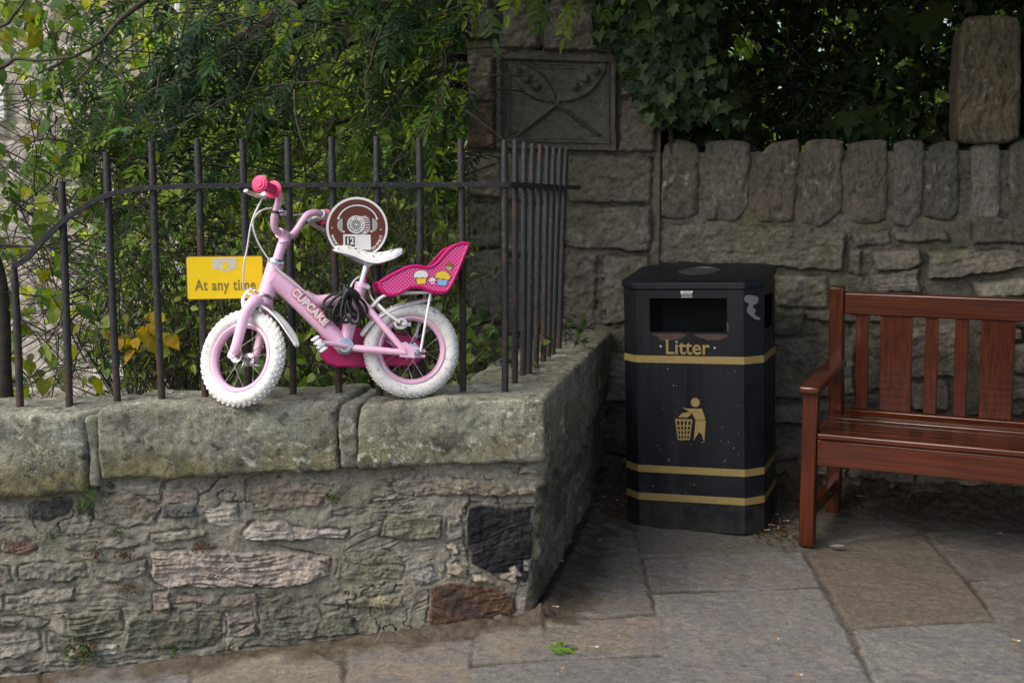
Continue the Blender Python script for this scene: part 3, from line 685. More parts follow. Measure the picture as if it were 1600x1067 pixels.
def pillow(name, pts, fr, h0, depth, c, c2, parent, mat, seed, bulge=.016, rough=.024, res=.007, strata=0.0, label=None):
    po = fr.px(pts) if not isinstance(pts, np.ndarray) else pts
    po = np.asarray(po); P = np.concatenate([po[i] + (po[(i + 1) % len(po)] - po[i]) * np.linspace(0, 1, 10, endpoint=False)[:, None] for i in range(len(po))]); P = P * .7 + .15 * (np.roll(P, 3, 0) + np.roll(P, -3, 0)); L = np.r_[0, np.cumsum(np.linalg.norm(np.roll(P, -1, 0) - P, axis=1))]
    n = max(40, int(L[-1] / res)); s_ = np.linspace(0, L[-1], n, endpoint=False); Pc = np.r_[P, P[:1]]
    P = np.stack([np.interp(s_, L, Pc[:, 0]), np.interp(s_, L, Pc[:, 1])], 1); cen = P.mean(0)
    q_ = max(10, n // 4); n = 4 * q_; s_ = np.linspace(0, L[-1], n, endpoint=False)
    P = np.stack([np.interp(s_, L, Pc[:, 0]), np.interp(s_, L, Pc[:, 1])], 1); cen = P.mean(0)
    if (P[:, 0] - cen[0]) @ (np.roll(P, -1, 0) - P)[:, 1] < 0: P = P[::-1]
    P = np.roll(P, -int(np.argmin((P - cen) @ np.array([1, 1.0]))), 0)     # start at the lower left corner, run counter-clockwise
    g = np.linspace(-1, 1, q_ + 1); A, B = np.meshgrid(g, g); r_ = np.maximum(np.abs(A), np.abs(B)); rs = np.maximum(r_, 1e-9); a_, b_ = A / rs, B / rs
    ph = np.where(b_ <= -1 + 1e-9, (a_ + 1) / 2, np.where(a_ >= 1 - 1e-9, 1 + (b_ + 1) / 2, np.where(b_ >= 1 - 1e-9, 2 + (1 - a_) / 2, 3 + (1 - b_) / 2))) % 4
    pi_ = ph / 4 * n; i0 = np.floor(pi_).astype(int) % n; f = (pi_ - np.floor(pi_))[..., None]
    E = P[i0] * (1 - f) + P[(i0 + 1) % n] * f; XY = (cen + (E - cen) * r_[..., None]).reshape(-1, 2)
    dist = sdf(P, XY[:, 0], XY[:, 1]).clip(0, None); H = bulge * (1 - np.exp(-dist / .006)) - .004
    top = np.c_[XY, H]; m = q_ + 1; ids = np.arange(m * m).reshape(m, m)
    F = [np.stack([ids[:-1, :-1], ids[:-1, 1:], ids[1:, 1:], ids[1:, :-1]], -1).reshape(-1, 4)]
    bord = np.r_[ids[0, :-1], ids[:-1, -1], ids[-1, :0:-1], ids[:0:-1, 0]]; V = [top]; nv0 = m * m; prev = bord
    for h in (-.02, -.05, -depth * .5, -depth):
        V.append(np.c_[top[bord, :2], np.full(n, h)]); cur = np.arange(n) + nv0; nv0 += n
        F.append(np.stack([np.roll(prev, -1), prev, cur, np.roll(cur, -1)], -1)); prev = cur
    V = np.concatenate(V); F = np.concatenate(F); V[:, 2] += h0; PP = V * 1.0; PP[:, 2] += seed * 2.7
    side = np.arange(len(V)) >= m * m
    out = V.copy(); out[:, :2] += .005 * np.stack([pn(PP * 14, 2), pn(PP * 14, 3)], 1) + .003 * np.stack([pn(PP * 50, 4), pn(PP * 50, 5)], 1)
    dn = rough * fbm(PP, 13, 6, seed, .62)
    if strata:
        Q = PP * np.array([55.0, 5, 1]); Q[:, 0] += 3 * pn(PP * 6, 8); f1 = pn(Q, 9); dn = dn + strata * (.5 * f1 - np.exp(-(f1 / .1) ** 2))
    kk = smooth(-.35, .35, fbm(PP, 7, 5, seed + 3, .6))[:, None]; C = np.array(c) * (1 - kk) + np.array(c2) * kk
    C = 1.1 * C * (1 + .25 * fbm(PP, 40, 3, seed + 4, .7))[:, None]
    dn = dn + .012 * (np.abs(pn(PP * np.array([16, 11, 1]), 33)) - .35) + .006 * (np.abs(pn(PP * np.array([40, 26, 1]), 34)) - .35)
    out[:, 2] += np.where(side, .3, 1) * dn
    l = smooth(.36, .46, fbm(PP, 34, 3, seed + 5, .6))[:, None] * smooth(0, .4, fbm(PP, 5, 2, seed + 6))[:, None] * .7; C = C * (1 - l) + np.array([.36, .35, .29]) * l
    W = fr.O + out[:, :1] * fr.U + out[:, 1:2] * fr.V + out[:, 2:] * fr.N
    o = npmesh(name, W, F, mat, parent, col=np.clip(C, .004, .9))
    if label: o['label'] = label
    return o
ups = [[(1038,226),(1060,217),(1085,222),(1093,240),(1091,290),(1090,335),(1070,345),(1033,341),(1034,280)], [(1103,222),(1130,218),(1172,222),(1172,280),(1168,322),(1150,346),(1102,345),(1100,280)],
       [(1184,246),(1205,224),(1246,216),(1248,240),(1243,300),(1240,350),(1182,348),(1182,300)], [(1258,220),(1290,217),(1318,220),(1316,280),(1314,332),(1280,356),(1254,350),(1255,280)],
       [(1325,224),(1355,219),(1385,220),(1385,280),(1384,345),(1350,352),(1322,346),(1324,280)], [(1396,223),(1420,219),(1443,221),(1442,280),(1440,335),(1420,356),(1395,352),(1397,290)],
       [(1452,228),(1475,220),(1498,222),(1498,280),(1495,335),(1480,346),(1446,341),(1444,310)], [(1517,228),(1540,217),(1562,220),(1562,290),(1560,355),(1540,366),(1514,346),(1520,290)],
       [(1577,224),(1600,216),(1632,218),(1634,290),(1630,345),(1600,350),(1576,345)], [(1645,222),(1672,216),(1700,220),(1700,290),(1698,352),(1650,352)]]
ucol = [((.15,.13,.10),(.12,.11,.09)), ((.125,.118,.10),(.15,.138,.11)), ((.14,.118,.09),(.115,.10,.08)), ((.12,.112,.095),(.15,.13,.10)), ((.115,.11,.09),(.14,.125,.10)), ((.12,.115,.10),(.15,.14,.12)), ((.095,.09,.08),(.12,.115,.10)), ((.15,.145,.125),(.2,.19,.165)), ((.15,.138,.105),(.12,.11,.09)), (ga, gb)]
for i, (p, (c, c2)) in enumerate(zip(ups, ucol)):
    pillow('coping_stone', [(x + (x - np.mean([q[0] for q in p])) * .035, y) for x, y in p], BW, .012, .40, c, c2, hw, STONE_DARK, 20 + i, strata=.004)
pillow('merlon_block', [(1500,40),(1512,27),(1550,26),(1588,28),(1593,60),(1592,130),(1592,215),(1572,224),(1530,226),(1495,222),(1493,130)], BW, .05, .40, (.165,.138,.092), (.13,.112,.08), hw, STONE_DARK, 50, bulge=.03, strata=.010,
       label='tall squared stone standing on the wall head')
pillow('merlon_block', [(1602,40),(1640,34),(1700,40),(1705,130),(1700,205),(1650,210),(1604,205)], BW, .03, .40, ga, gb, hw, STONE_DARK, 51, strata=.006)

hw['kind'] = 'thing'; lw['kind'] = 'thing'
gp = thing('gate_pier', BW.w((u_pl + u_pr) / 2, -.1, .05), 'tall square stone pier with a carved coat of crossed shovels', 'pier')
PF = Frame(BW.w(0, 0, .028), BU, Z3, BN); ps = []
def pst(pts, c, c2=None, h=.02, **k): bst(pts, c, c2, h, ps, PF, **k)
pst([(734,88),(772,92),(774,158),(735,160)], (.21,.185,.15), ga, .035); pst([(734,163),(775,163),(776,232),(735,232)], (.085,.07,.055), (.16,.11,.07), .03)
pst([(734,240),(785,238),(785,308),(735,306)], (.31,.26,.18), (.22,.19,.14), .03, rough=.02); pst([(734,316),(786,318),(786,386),(735,388)], (.19,.18,.15), gb, .028); pst([(734,392),(786,390),(788,500),(735,505)], (.165,.165,.14), (.21,.2,.17), .028)
pst([(734,510),(786,508),(788,590),(735,590)], ga, gb)
pst([(792,240),(882,238),(884,316),(790,314)], ga, gb, .02); pst([(792,320),(880,322),(880,400),(790,398)], gb, ga, .02); pst([(792,405),(880,406),(878,520),(792,520)], ga, gb, .02)
pst([(888,242),(1018,246),(1018,318),(890,316)], (.16,.148,.118), gb, .026); pst([(886,325),(1018,324),(1016,392),(886,386)], gb, ga, .026)
pst([(886,400),(934,396),(926,510),(882,515)], ga, gb, .024); pst([(944,402),(1016,400),(1016,500),(940,508)], gb, ga, .024)
pst([(968,155),(1026,160),(1022,235),(968,237)], (.155,.138,.108), gb, .026); pst([(968,84),(1026,84),(1026,150),(968,150)], gb, ga, .02)
pst([(790,5),(842,5),(842,76),(780,75)], gb, ga, .022); pst([(852,5),(960,10),(960,82),(850,78)], gb, ga, .022)
u_l, u_r = PF.px([(731, 300)])[0, 0], PF.px([(1031, 300)])[0, 0]
ps += fill_courses(u_l, u_r, -.1, 2.9, [s['p'] for s in ps] + [PF.px([(775,80),(965,80),(965,240),(775,240)])], (.14, .26), (.2, .4), rr3, _mk3)
sheet('pier_face', PF, u_l, u_r, -.15, 2.9, .0065, ps, dict(h=.0, amp=.014, sc=10, col=(.165, .15, .118), col2=(.118, .109, .085), crack=.014), STONE_DARK, gp, seed=8, cfun=backmoss)
mb = MB(); mb.prism([(u_l + .004, -.15), (u_r - .004, -.15), (u_r - .004, 2.89), (u_l + .004, 2.89)], PF, -.55, -.012); mb.build('pier_core', STONE_DARK, gp, smooth_=False)
SF = Frame(PF.w(u_r, 0, 0), -BN, Z3, BU); sps = fill_courses(0, .5, 1.5, 2.9, [], (.14, .24), (.2, .35), rr3, _mk3)
sheet('pier_face', SF, 0, .5, 1.4, 2.9, .012, sps, dict(h=.004, amp=.012, col=(.14, .13, .10), col2=(.115, .108, .08)), STONE_DARK, gp, seed=9)
# carved panel: crossed baker's peels with loaves
CPF = Frame(PF.w(0, 0, .03), BU, Z3, BN); quad = CPF.px([(778, 86), (963, 92), (963, 236), (778, 232)])
def relief(u, v):
    W = CPF.O + u[:, None] * BU + v[:, None] * Z3; q = topx(W); x, y = q[:, 0], q[:, 1]
    d = sdf(np.array([(778, 86), (963, 92), (963, 236), (778, 232)]), x, y)
    h = -.016 * smooth(6, 8.5, d) + .009 * np.exp(-((d - 12) / 2.0) ** 2) + .006 * np.exp(-((d - 17) / 1.6) ** 2)
    def seg(ax, ay, bx, by):
        ex, ey = bx - ax, by - ay; t = np.clip(((x - ax) * ex + (y - ay) * ey) / (ex * ex + ey * ey), 0, 1); return np.hypot(x - ax - t * ex, y - ay - t * ey), t
    for (ax, ay), (bx, by) in (((874, 162), (809, 212)), ((862, 156), (935, 211))):
        h = np.maximum(h, -.016 + .018 * np.exp(-(seg(ax, ay, bx, by)[0] / 2.2) ** 4))
    for (ax, ay, bx, by) in ((867, 158, 800, 104), (872, 158, 944, 104)):
        ds, t = seg(ax, ay, bx, by); wd = 19 * np.sin(np.pi * np.clip(t * .93 + .02, 0, 1)) ** .8 + .5
        h = np.maximum(h, -.016 + .013 * smooth(1.02, .86, ds / wd) + .008 * np.exp(-((ds / wd - .96) / .06) ** 2))
        for tt in (.40, .62, .84):
            cx_, cy_ = ax + (bx - ax) * tt, ay + (by - ay) * tt
            rr_ = np.hypot(x - cx_, (y - cy_)); h = np.maximum(h, .003 + .017 * np.sqrt(np.clip(1 - (rr_ / 6.5) ** 2, 0, 1)) - .02 * (rr_ > 6.5))
    P = np.stack([u, v, 0 * u], 1); return 1.7 * h + .005 * fbm(P, 40, 4, 33, .7)
sheet('carved_panel', CPF, quad[:, 0].min(), quad[:, 0].max(), quad[:, 1].min(), quad[:, 1].max(), .0042, [], dict(h=.02, amp=.004, sc=40, col=(.135, .13, .11), col2=(.10, .097, .085)), STONE_DARK, gp, seed=12, hfun=relief,
      clip=lambda u, v: sdf(quad, u, v) > -.001)
mb = MB(); mb.prism(quad, CPF, -.06, -.008); mb.build('panel_backing', CORE, gp, smooth_=False)
# ================================================================== BICYCLE
def paint(name, c):
    m, n, b = _new(name); n1 = noise_node(n, 26, 4); n2 = noise_node(n, 95, 5, .8); n3 = noise_node(n, 7, 3)
    r = ramp(n, n1.outputs[0], [(.3, tuple(x * .94 for x in c)), (.7, tuple(min(1, x * 1.04) for x in c))]); k = ramp(n, n2.outputs[0], [(.66, (0, 0, 0)), (.71, (.7, .7, .7))]); q = ramp(n, n3.outputs[0], [(.45, (0, 0, 0)), (.65, (1, 1, 1))])
    n.links.new(mix(n, mix(n, 1.0, k.outputs[0], q.outputs[0], 'MULTIPLY'), r.outputs[0], (.22, .16, .17)), b.inputs['Base Color']); rr_ = ramp(n, n1.outputs[0], [(.3, (.22,) * 3), (.7, (.45,) * 3)]); n.links.new(rr_.outputs[0], b.inputs['Roughness']); b.inputs['Coat Weight'].default_value = .4; return m
PINK = paint('pink_paint', (.84, .50, .68)); WHITE = plain('white_plastic', (.74, .74, .72), .4, var=.05)
MAG = plain('magenta_plastic', (.52, .008, .14), .32, var=.08); GRIP = plain('pink_rubber', (.72, .035, .16), .5, var=.05)
CHROME = plain('chrome', (.62, .62, .64), .18, metal=1.0, var=.1); BLACK = plain('black_rubber', (.012, .012, .013), .38, var=.3)
STEEL = plain('dull_steel', (.42, .42, .43), .4, metal=.9, var=.2)
def tyre_mat():
    m, n, b = _new('white_tyre'); nz = noise_node(n, 60, 6, .7); r = ramp(n, nz.outputs[0], [(.32, (.30, .28, .25)), (.44, (.70, .69, .66)), (.7, (.80, .80, .77))])
    n.links.new(r.outputs[0], b.inputs['Base Color']); b.inputs['Roughness'].default_value = .65; return m
TYRE = tyre_mat()
def flat(name, c, r=.5): return plain(name, c, r, var=.04)
INK = flat('black_ink', (.015, .015, .016)); PAPER = flat('white_print', (.72, .72, .70)); YEL = flat('sticker_yellow', (.75, .55, .04)); BLU = flat('sticker_blue', (.24, .42, .70)); BRN = flat('sticker_brown', (.33, .10, .02))
LPINK = flat('sticker_pink', (.80, .38, .50)); RED = flat('sticker_red', (.55, .03, .03)); GRN = flat('sticker_green', (.30, .55, .12)); PURP = flat('sticker_purple', (.12, .05, .35))
def dots_mat():
    m, n, b = _new('dotted_magenta'); tc = N(n, 'ShaderNodeTexCoord'); mp = N(n, 'ShaderNodeMapping'); mp.inputs['Rotation'].default_value = (0, R(45), 0); mp.inputs['Scale'].default_value = (118,) * 3
    n.links.new(tc.outputs['Object'], mp.inputs[0]); fr_ = N(n, 'ShaderNodeVectorMath', operation='FRACTION'); n.links.new(mp.outputs[0], fr_.inputs[0])
    sb = N(n, 'ShaderNodeVectorMath', operation='SUBTRACT'); sb.inputs[1].default_value = (.5, .5, .5); n.links.new(fr_.outputs[0], sb.inputs[0])
    ml = N(n, 'ShaderNodeVectorMath', operation='MULTIPLY'); ml.inputs[1].default_value = (1, 0, 1); n.links.new(sb.outputs[0], ml.inputs[0])
    ln = N(n, 'ShaderNodeVectorMath', operation='LENGTH'); n.links.new(ml.outputs[0], ln.inputs[0])
    r = ramp(n, ln.outputs['Value'], [(.20, (.78, .30, .48)), (.28, (.62, .02, .20))]); n.links.new(r.outputs[0], b.inputs['Base Color']); b.inputs['Roughness'].default_value = .38; return m
DOTS = dots_mat()

PR = on(645, 622, (0, 0, .739), Z3); PFr = on(377, 635, (0, 0, .736), Z3)
bu = PR - PFr; bu[2] = 0; bu /= np.linalg.norm(bu)
bw0 = np.array([bu[1], -bu[0], 0]); LEAN = R(7)
bv = Z3 * math.cos(LEAN) - bw0 * math.sin(LEAN); bn = bw0 * math.cos(LEAN) + Z3 * math.sin(LEAN)
BF = Frame(PR, bu, bv, bn)
def bp(x, y, l=0.0):
    """point of the bicycle's middle plane seen at (x,y), moved sideways by l (towards the street)"""
    q = BF.px([(x, y)])[0]; return BF.w(q[0], q[1], l)
bike = thing('bicycle', (PR + PFr) / 2, "child's pink bicycle with white tyres and a magenta doll seat on the wall", 'bicycle')
HB, HT = bp(416, 460), bp(432, 410); ax = (HT - HB) / np.linalg.norm(HT - HB); PSI = R(-40)
lat = bn; fwd = np.cross(lat, ax); fwd /= np.linalg.norm(fwd)
if np.dot(fwd, bu) > 0: fwd = -fwd
def steer(P):
    P = np.atleast_2d(P) - HB; c, s_ = math.cos(PSI), math.sin(PSI)
    return HB + P * c + np.cross(ax, P) * s_ + np.outer(P @ ax, ax) * (1 - c)
def sdir(d): return (steer(HB + d) - HB)[0]
def SP(f, l, k, o=None): return steer((HB if o is None else o) + fwd * f + lat * l + ax * k)[0]

def wheel(C, axis, up, nsp=16):
    f = np.cross(axis, up); rim = MB()
    rim.lathe([(.1075, -.0155), (.103, -.0165), (.0955, -.011), (.093, -.004), (.093, .004), (.0955, .011), (.103, .0165), (.1075, .0155)], C, axis, 64, closed=True)
    w_ = rim.build('wheel', PINK, bike)
    ty = MB(); prof = []
    for i in range(17):
        t = R(-150 + 300 * i / 16); prof.append((.1285 + .0232 * math.cos(t), .0245 * math.sin(t)))
    ty.lathe(prof, C, axis, 96, cap=False)
    for j in range(46):
        for row, (off, lt, sz, tilt) in enumerate(((0, 0, (.0075, .008, .005), 0), (.5, .0105, (.0075, .0065, .005), .45), (.5, -.0105, (.0075, .0065, .005), -.45), (0, .0185, (.0065, .0055, .0042), .95), (0, -.0185, (.0065, .0055, .0042), -.95))):
            th = 2 * math.pi * (j + off) / 46; e = up * math.cos(th) + f * math.sin(th); t = -up * math.sin(th) + f * math.cos(th)
            zz_ = e * math.cos(tilt) + axis * math.sin(tilt); yy = axis * math.cos(tilt) - e * math.sin(tilt)
            cc = C + e * .1285 + zz_ * .0232
            ty.box(cc, sz, t, yy, zz_, taper=.8)
    for j in range(40):                                             # square side blocks below the tread
        for sg in (-1, 1):
            th = 2 * math.pi * (j + .25) / 40; e = up * math.cos(th) + f * math.sin(th); t = -up * math.sin(th) + f * math.cos(th)
            n_ = axis * sg * .93 + e * .36; y_ = np.cross(n_, t)
            ty.box(C + e * .1365 + axis * sg * .0222, (.0058, .0062, .0032), t, y_, n_, taper=.8)
    ty.build('tyre', TYRE, w_, angle=50)
    hb = MB(); hb.lathe([(.011, -.036), (.021, -.034), (.021, -.030), (.011, -.026), (.010, 0), (.011, .026), (.021, .030), (.021, .034), (.011, .036)], C, axis, 24); hb.lathe([(.0045, -.062), (.0045, .062)], C, axis, 12)
    for s_ in (-1, 1): hb.lathe([(.0085, .05 * s_), (.0085, .057 * s_)], C, axis, 6)
    hb.build('hub', CHROME, w_)
    for j in range(nsp):
        sg = 1 if j % 2 else -1; th = 2 * math.pi * j / nsp; th2 = th + (.95 if (j // 2) % 2 else -.95)
        a = C + axis * .031 * sg + .0195 * (up * math.cos(th2) + f * math.sin(th2)); b = C + .095 * (up * math.cos(th) + f * math.sin(th))
        s = MB(); s.tube([a, b], .00115, 6); s.build('spoke', CHROME, w_)
    return w_
RC = BF.w(0, 0.1535); wheel(RC, bn, bv)
FCu = bp(378, 559); d_ = FCu - HB; kf, ff = d_ @ ax, d_ @ fwd
FC = SP(ff, 0, kf); wheel(FC, sdir(lat), np.cross(sdir(fwd), sdir(lat)) * -1.0 if False else np.array(ax))

# frame
mb = MB()
mb.tube([HB, HT], [.0265, .0265], 20); mb.tube([HB + (HT - HB) * .0, HB + (HT - HB) * .06], .029, 20); mb.tube([HB + (HT - HB) * .94, HT], .029, 20)
BBc = bp(537, 541)
mb.tube(spline([bp(426, 434), bp(450, 451), bp(485, 486), bp(515, 518), bp(536, 540)], 6), np.linspace(.035, .026, 25), 20)
mb.tube([BBc, bp(551, 492), bp(564, 447)], [.022, .0195, .0185], 18)
mb.tube(spline([bp(474, 463), bp(492, 471), bp(515, 469), bp(556, 464)], 6), np.linspace(.024, .017, 19), 16)
mb.lathe([(.024, -.036), (.024, .036)], BBc, bn, 24)
DO = bp(638, 549)
for sg in (-1, 1):
    mb.tube([bp(562, 468, .012 * sg), bp(585, 497, .042 * sg), bp(628, 548, .052 * sg)], [.0105, .0105, .0095], 12)
    mb.tube([bp(542, 543, .026 * sg), bp(575, 546, .044 * sg), bp(630, 551, .052 * sg)], [.0115, .0115, .010], 12)
    po = BF.px([(621, 536), (630, 534), (637, 540), (660, 546), (660, 550), (650, 551), (650, 553), (660, 554), (659, 558), (645, 559), (620, 557)])
    mb.prism(po, Frame(BF.w(0, 0, .055 * sg), bu, bv, bn), -.003, .003)
mb.build('frame', PINK, bike, angle=40)
for sg in (-1, 1):
    mb = MB(); mb.lathe([(.0255, .030 * sg), (.0265, .041 * sg), (.019, .042 * sg), (.018, .039 * sg), (.012, .039 * sg), (.010, .047 * sg)], BBc, bn, 28); mb.build('bottom_bracket', CHROME, bike)
mb = MB(); mb.lathe([(.030, -.006), (.030, .002), (.027, .008)], HT, ax, 24); mb.build('headset', CHROME, bike); mb = MB(); mb.lathe([(.029, -.008), (.030, -.002), (.027, .003)], HB, ax, 24); mb.build('headset', CHROME, bike)
# decal on the down tube
nd = bp(500, 502) - bp(452, 454); nd /= np.linalg.norm(nd); DF = Frame(bp(482, 481, .0325), nd, np.cross(bn, nd), bn)
TB = []
for off_, h_, m_ in ((.0046, .0000, 2), (.0030, .0008, 1), (.0008, .0016, 0)):
    TB.append((off_, h_, m_))
mb = MB()
for off_, h_, m_ in TB:
    mb.cur = m_; put_text(mb, 'CUPCAKE', .034, DF, .0, .002, h_, offset=off_, sx=.95, spacing=1.0)
mb.build('decal', [PAPER, LPINK, RED], bike, smooth_=False)

# fork, stem, bars (steered)
mb = MB(); kc = -.012
mb.lathe([(.012, kc - .022), (.026, kc - .016), (.027, kc - .002), (.02, kc + .004)], SP(0, 0, 0), ax, 20)
for sg in (-1, 1):
    L = [SP(.0, .010 * sg, kc - .010), SP(.004, .034 * sg, kc - .016), SP(.009, .047 * sg, kc - .040), SP(.014, .051 * sg, kc - .075), SP(ff - .004, .053 * sg, kf + .03), SP(ff, .053 * sg, kf + .004)]
    P_ = spline(L, 6); mb.tube(P_, np.interp(np.linspace(0, 1, len(P_)), [0, .3, .8, 1], [.019, .0185, .0155, .013]), 14, flat=.82, hint=sdir(lat))
    mb.lathe([(.013, -.0035), (.013, .0035)], SP(ff, .056 * sg, kf), sdir(lat), 16)
mb.build('fork', PINK, bike)
CL0 = bp(441, 366); dd = CL0 - HB; kcl, fcl = dd @ ax, dd @ fwd
mb = MB(); kt = (HT - HB) @ ax
mb.tube([SP(0, 0, kt), SP(0, 0, kt + .055), SP(-.004, 0, kt + .072)], [.0155, .0155, .015], 16)
mb.tube([SP(-.008, 0, kt + .062), SP(.004, 0, kt + .085), SP(fcl, 0, kcl)], [.019, .017, .015], 14)
mb.lathe([(.0165, -.019), (.0165, .019)], SP(fcl, 0, kcl), sdir(lat), 18)
mb.build('stem', PINK, bike)
mb = MB(); mb.lathe([(.006, 0), (.006, .012), (.004, .014)], SP(-.020, .0, kt + .070), ax - fwd * .2, 6); mb.build('stem_bolt', CHROME, bike)
CLP = HB + fwd * fcl + ax * kcl
half = [(0, 0, 0), (0, .022, 0), (.002, .045, .008), (.002, .062, .034), (-.003, .070, .068), (-.008, .080, .092), (-.018, .100, .106), (-.026, .128, .108), (-.036, .205, .102)]
pts = [SP(f, -l, k, CLP) for f, l, k in half[::-1]] + [SP(f, l, k, CLP) for f, l, k in half[1:]]
hb_ = MB(); hb_.tube(spline(pts, 6), .0112, 14); hbar = hb_.build('handlebar', PINK, bike)
for sg in (-1, 1):
    a = SP(-.026, .128 * sg, .108, CLP); b = SP(-.036, .205 * sg, .102, CLP); t = (b - a) / np.linalg.norm(b - a)
    g = MB(); g.lathe([(.0125, .012), (.026, .013), (.027, .018), (.0155, .022), (.016, .05), (.0145, .07), (.016, .085), (.022, .088), (.0255, .092), (.0255, .098), (.020, .100), (.0195, .103), (.012, .104), (.0115, .107), (.0005, .107)], a, t, 28)
    g.cur = 1; g.ball(a + t * .107, .0016, 4); g.build('grip', [GRIP, INK], hbar)
    lv = MB(); p0 = a + t * .004; up_ = sdir(ax); fw_ = sdir(fwd); out = fw_ * .86 + up_ * -.50
    lv.lathe([(.0165, -.012), (.0165, .008)], p0, t, 18); lv.box(p0 + out * .028, (.022, .034, .015), t, out, np.cross(t, out))
    lv.tube(spline([p0 + out * .040 - t * .004, p0 + out * .056 + t * .010, p0 + out * .060 + t * .045, p0 + out * .056 + t * .085], 5), [.009] * 4 + [.0085] * 4 + [.008] * 4 + [.007] * 3 + [.008], 12, flat=.7, hint=np.cross(t, out))
    lv.ball(p0 + out * .046 - t * .006, .0110, 8); lv.build('brake_lever', WHITE, hbar, bevel=.002)
be = MB(); bc = SP(-.008, .052, .062, CLP); be.ball(bc, .0185, 10, (1, 1, .8)); be.cur = 1; be.lathe([(.019, -.003), (.0195, .003)], bc, sdir(fwd), 20); be.lathe([(.014, -.004), (.014, .004)], SP(-.001, .066, .052, CLP), ax * .8 + fwd * .1, 16)
be.build('bell', [CHROME, BLACK], hbar)

# mudguards
def guard(path, wid, name, side, curl=.010):
    P = spline(path, 6); k = len(P); T = np.gradient(P, axis=0); T /= np.linalg.norm(T, axis=1)[:, None]; nv_ = 7; V = []
    for i in range(k):
        up_ = np.cross(T[i], side); up_ /= np.linalg.norm(up_); e = i / (k - 1); wd = wid * min(1, .25 + 6 * e * 1.0, .12 + 5 * (1 - e))
        for j in range(nv_):
            q = -1 + 2 * j / (nv_ - 1); V.append(P[i] + side * wd / 2 * q - up_ * curl * q * q)
    F = [(i * nv_ + j, i * nv_ + j + 1, (i + 1) * nv_ + j + 1, (i + 1) * nv_ + j) for i in range(k - 1) for j in range(nv_ - 1)]
    m = MB(); m.add(V, F); o = m.build(name, WHITE, bike); s = o.modifiers.new('thick', 'SOLIDIFY'); s.thickness = .0025; return o
sl_ = sdir(lat); gp_ = []
for ang, r in ((112, .168), (95, .166), (75, .165), (55, .167), (38, .177), (24, .194)):
    gp_.append(FC + r * (ax * math.sin(R(ang)) - sdir(fwd) * math.cos(R(ang))))
guard(gp_, .052, 'mudguard', sl_)
gp2 = [bp(*q) for q in ((563, 523), (574, 507), (592, 492), (616, 479), (645, 471), (674, 465))]
guard(gp2, .050, 'mudguard', -bn)
# chain guard, cranks, pedals
cg = MB(); cgp = BF.px([(501, 541), (503, 527), (511, 515), (524, 509), (545, 508), (575, 514), (640, 522), (655, 527), (663, 536), (666, 549), (663, 562), (653, 571), (638, 573), (575, 574), (530, 574), (513, 569), (504, 557)])
cg.prism(cgp, Frame(BF.w(0, 0, -.062), bu, bv, bn), -.012, .010); cg.build('chain_guard', MAG, bike, bevel=.006)
cr = MB(); cr.tube([BBc + bn * .048, bp(520, 538, .060), bp(497, 535, .066)], [.0085, .0075, .0075], 12); cr.tube([BBc - bn * .088, bp(577, 545, -.095)], .0075, 10); cr.lathe([(.0085, -.10), (.0085, .052)], BBc, bn, 12); cr.build('crank', PINK, bike)
for (px_, py_, l_) in ((494, 537.5, .098), (578, 545, -.125)):
    c = bp(px_, py_, l_); e = bu * .55 - bv * .83; f_ = bu * .83 + bv * .55; pd = MB()
    pd.box(c, (.050, .018, .062), e, f_, bn); 
    for q in (-.021, -.007, .007, .021): pd.box(c + e * q, (.007, .026, .066), e, f_, bn)
    pd.lathe([(.009, -.035), (.009, .0335)], c, bn, 14); pd.build('pedal', WHITE, bike, bevel=.0025)
# seat post, saddle
sp = MB(); sp.tube([bp(563, 452), bp(574, 412)], .0125, 16); sp.build('seat_post', CHROME, bike)
sc_ = MB(); sc_.lathe([(.022, -.008), (.022, .008)], bp(565, 446), bv * .97 + bu * .22, 18); sc_.build('seat_clamp', PINK, bike)
sb_ = MB(); sb_.lathe([(.0075, -.016), (.0075, .016)], bp(573, 449, .01), bn, 8); sb_.build('seat_bolt', CHROME, bike)
sec = [(519.5, 391, 391, .010), (525, 384.5, 394, .018), (540, 383, 398, .024), (555, 387, 403, .029), (570, 392, 410, .037), (585, 394.5, 413, .048), (600, 393, 410, .058), (614, 390, 405, .062), (624, 388.5, 399, .055), (629.5, 392, 395, .030)]
V = []; nr = 17; sadP = []
for (x, yt, yb) in spline([(x, a, b) for x, a, b, _ in sec], 4):
    wd = np.interp(x, [s[0] for s in sec], [s[3] for s in sec]); tp, bt = bp(x, yt), bp(x, yb); h = np.linalg.norm(tp - bt)
    for j in range(nr):
        th = math.pi * j / (nr - 1); q = -math.cos(th); V.append(bt + bv * h * (math.sin(th) ** .55) + bn * wd * q * (1 if q * q < .98 else .97))
k = len(V) // nr; F = [(i * nr + j, i * nr + j + 1, (i + 1) * nr + j + 1, (i + 1) * nr + j) for i in range(k - 1) for j in range(nr - 1)]
F += [tuple(range(nr)), tuple((k - 1) * nr + j for j in range(nr))[::-1]] + [(i * nr, (i + 1) * nr, (i + 1) * nr + nr - 1, i * nr + nr - 1) for i in range(k - 1)]
sd_ = MB(); sd_.add(V, F); V = np.array(V).reshape(k, nr, 3)
rs_ = random.Random(4)
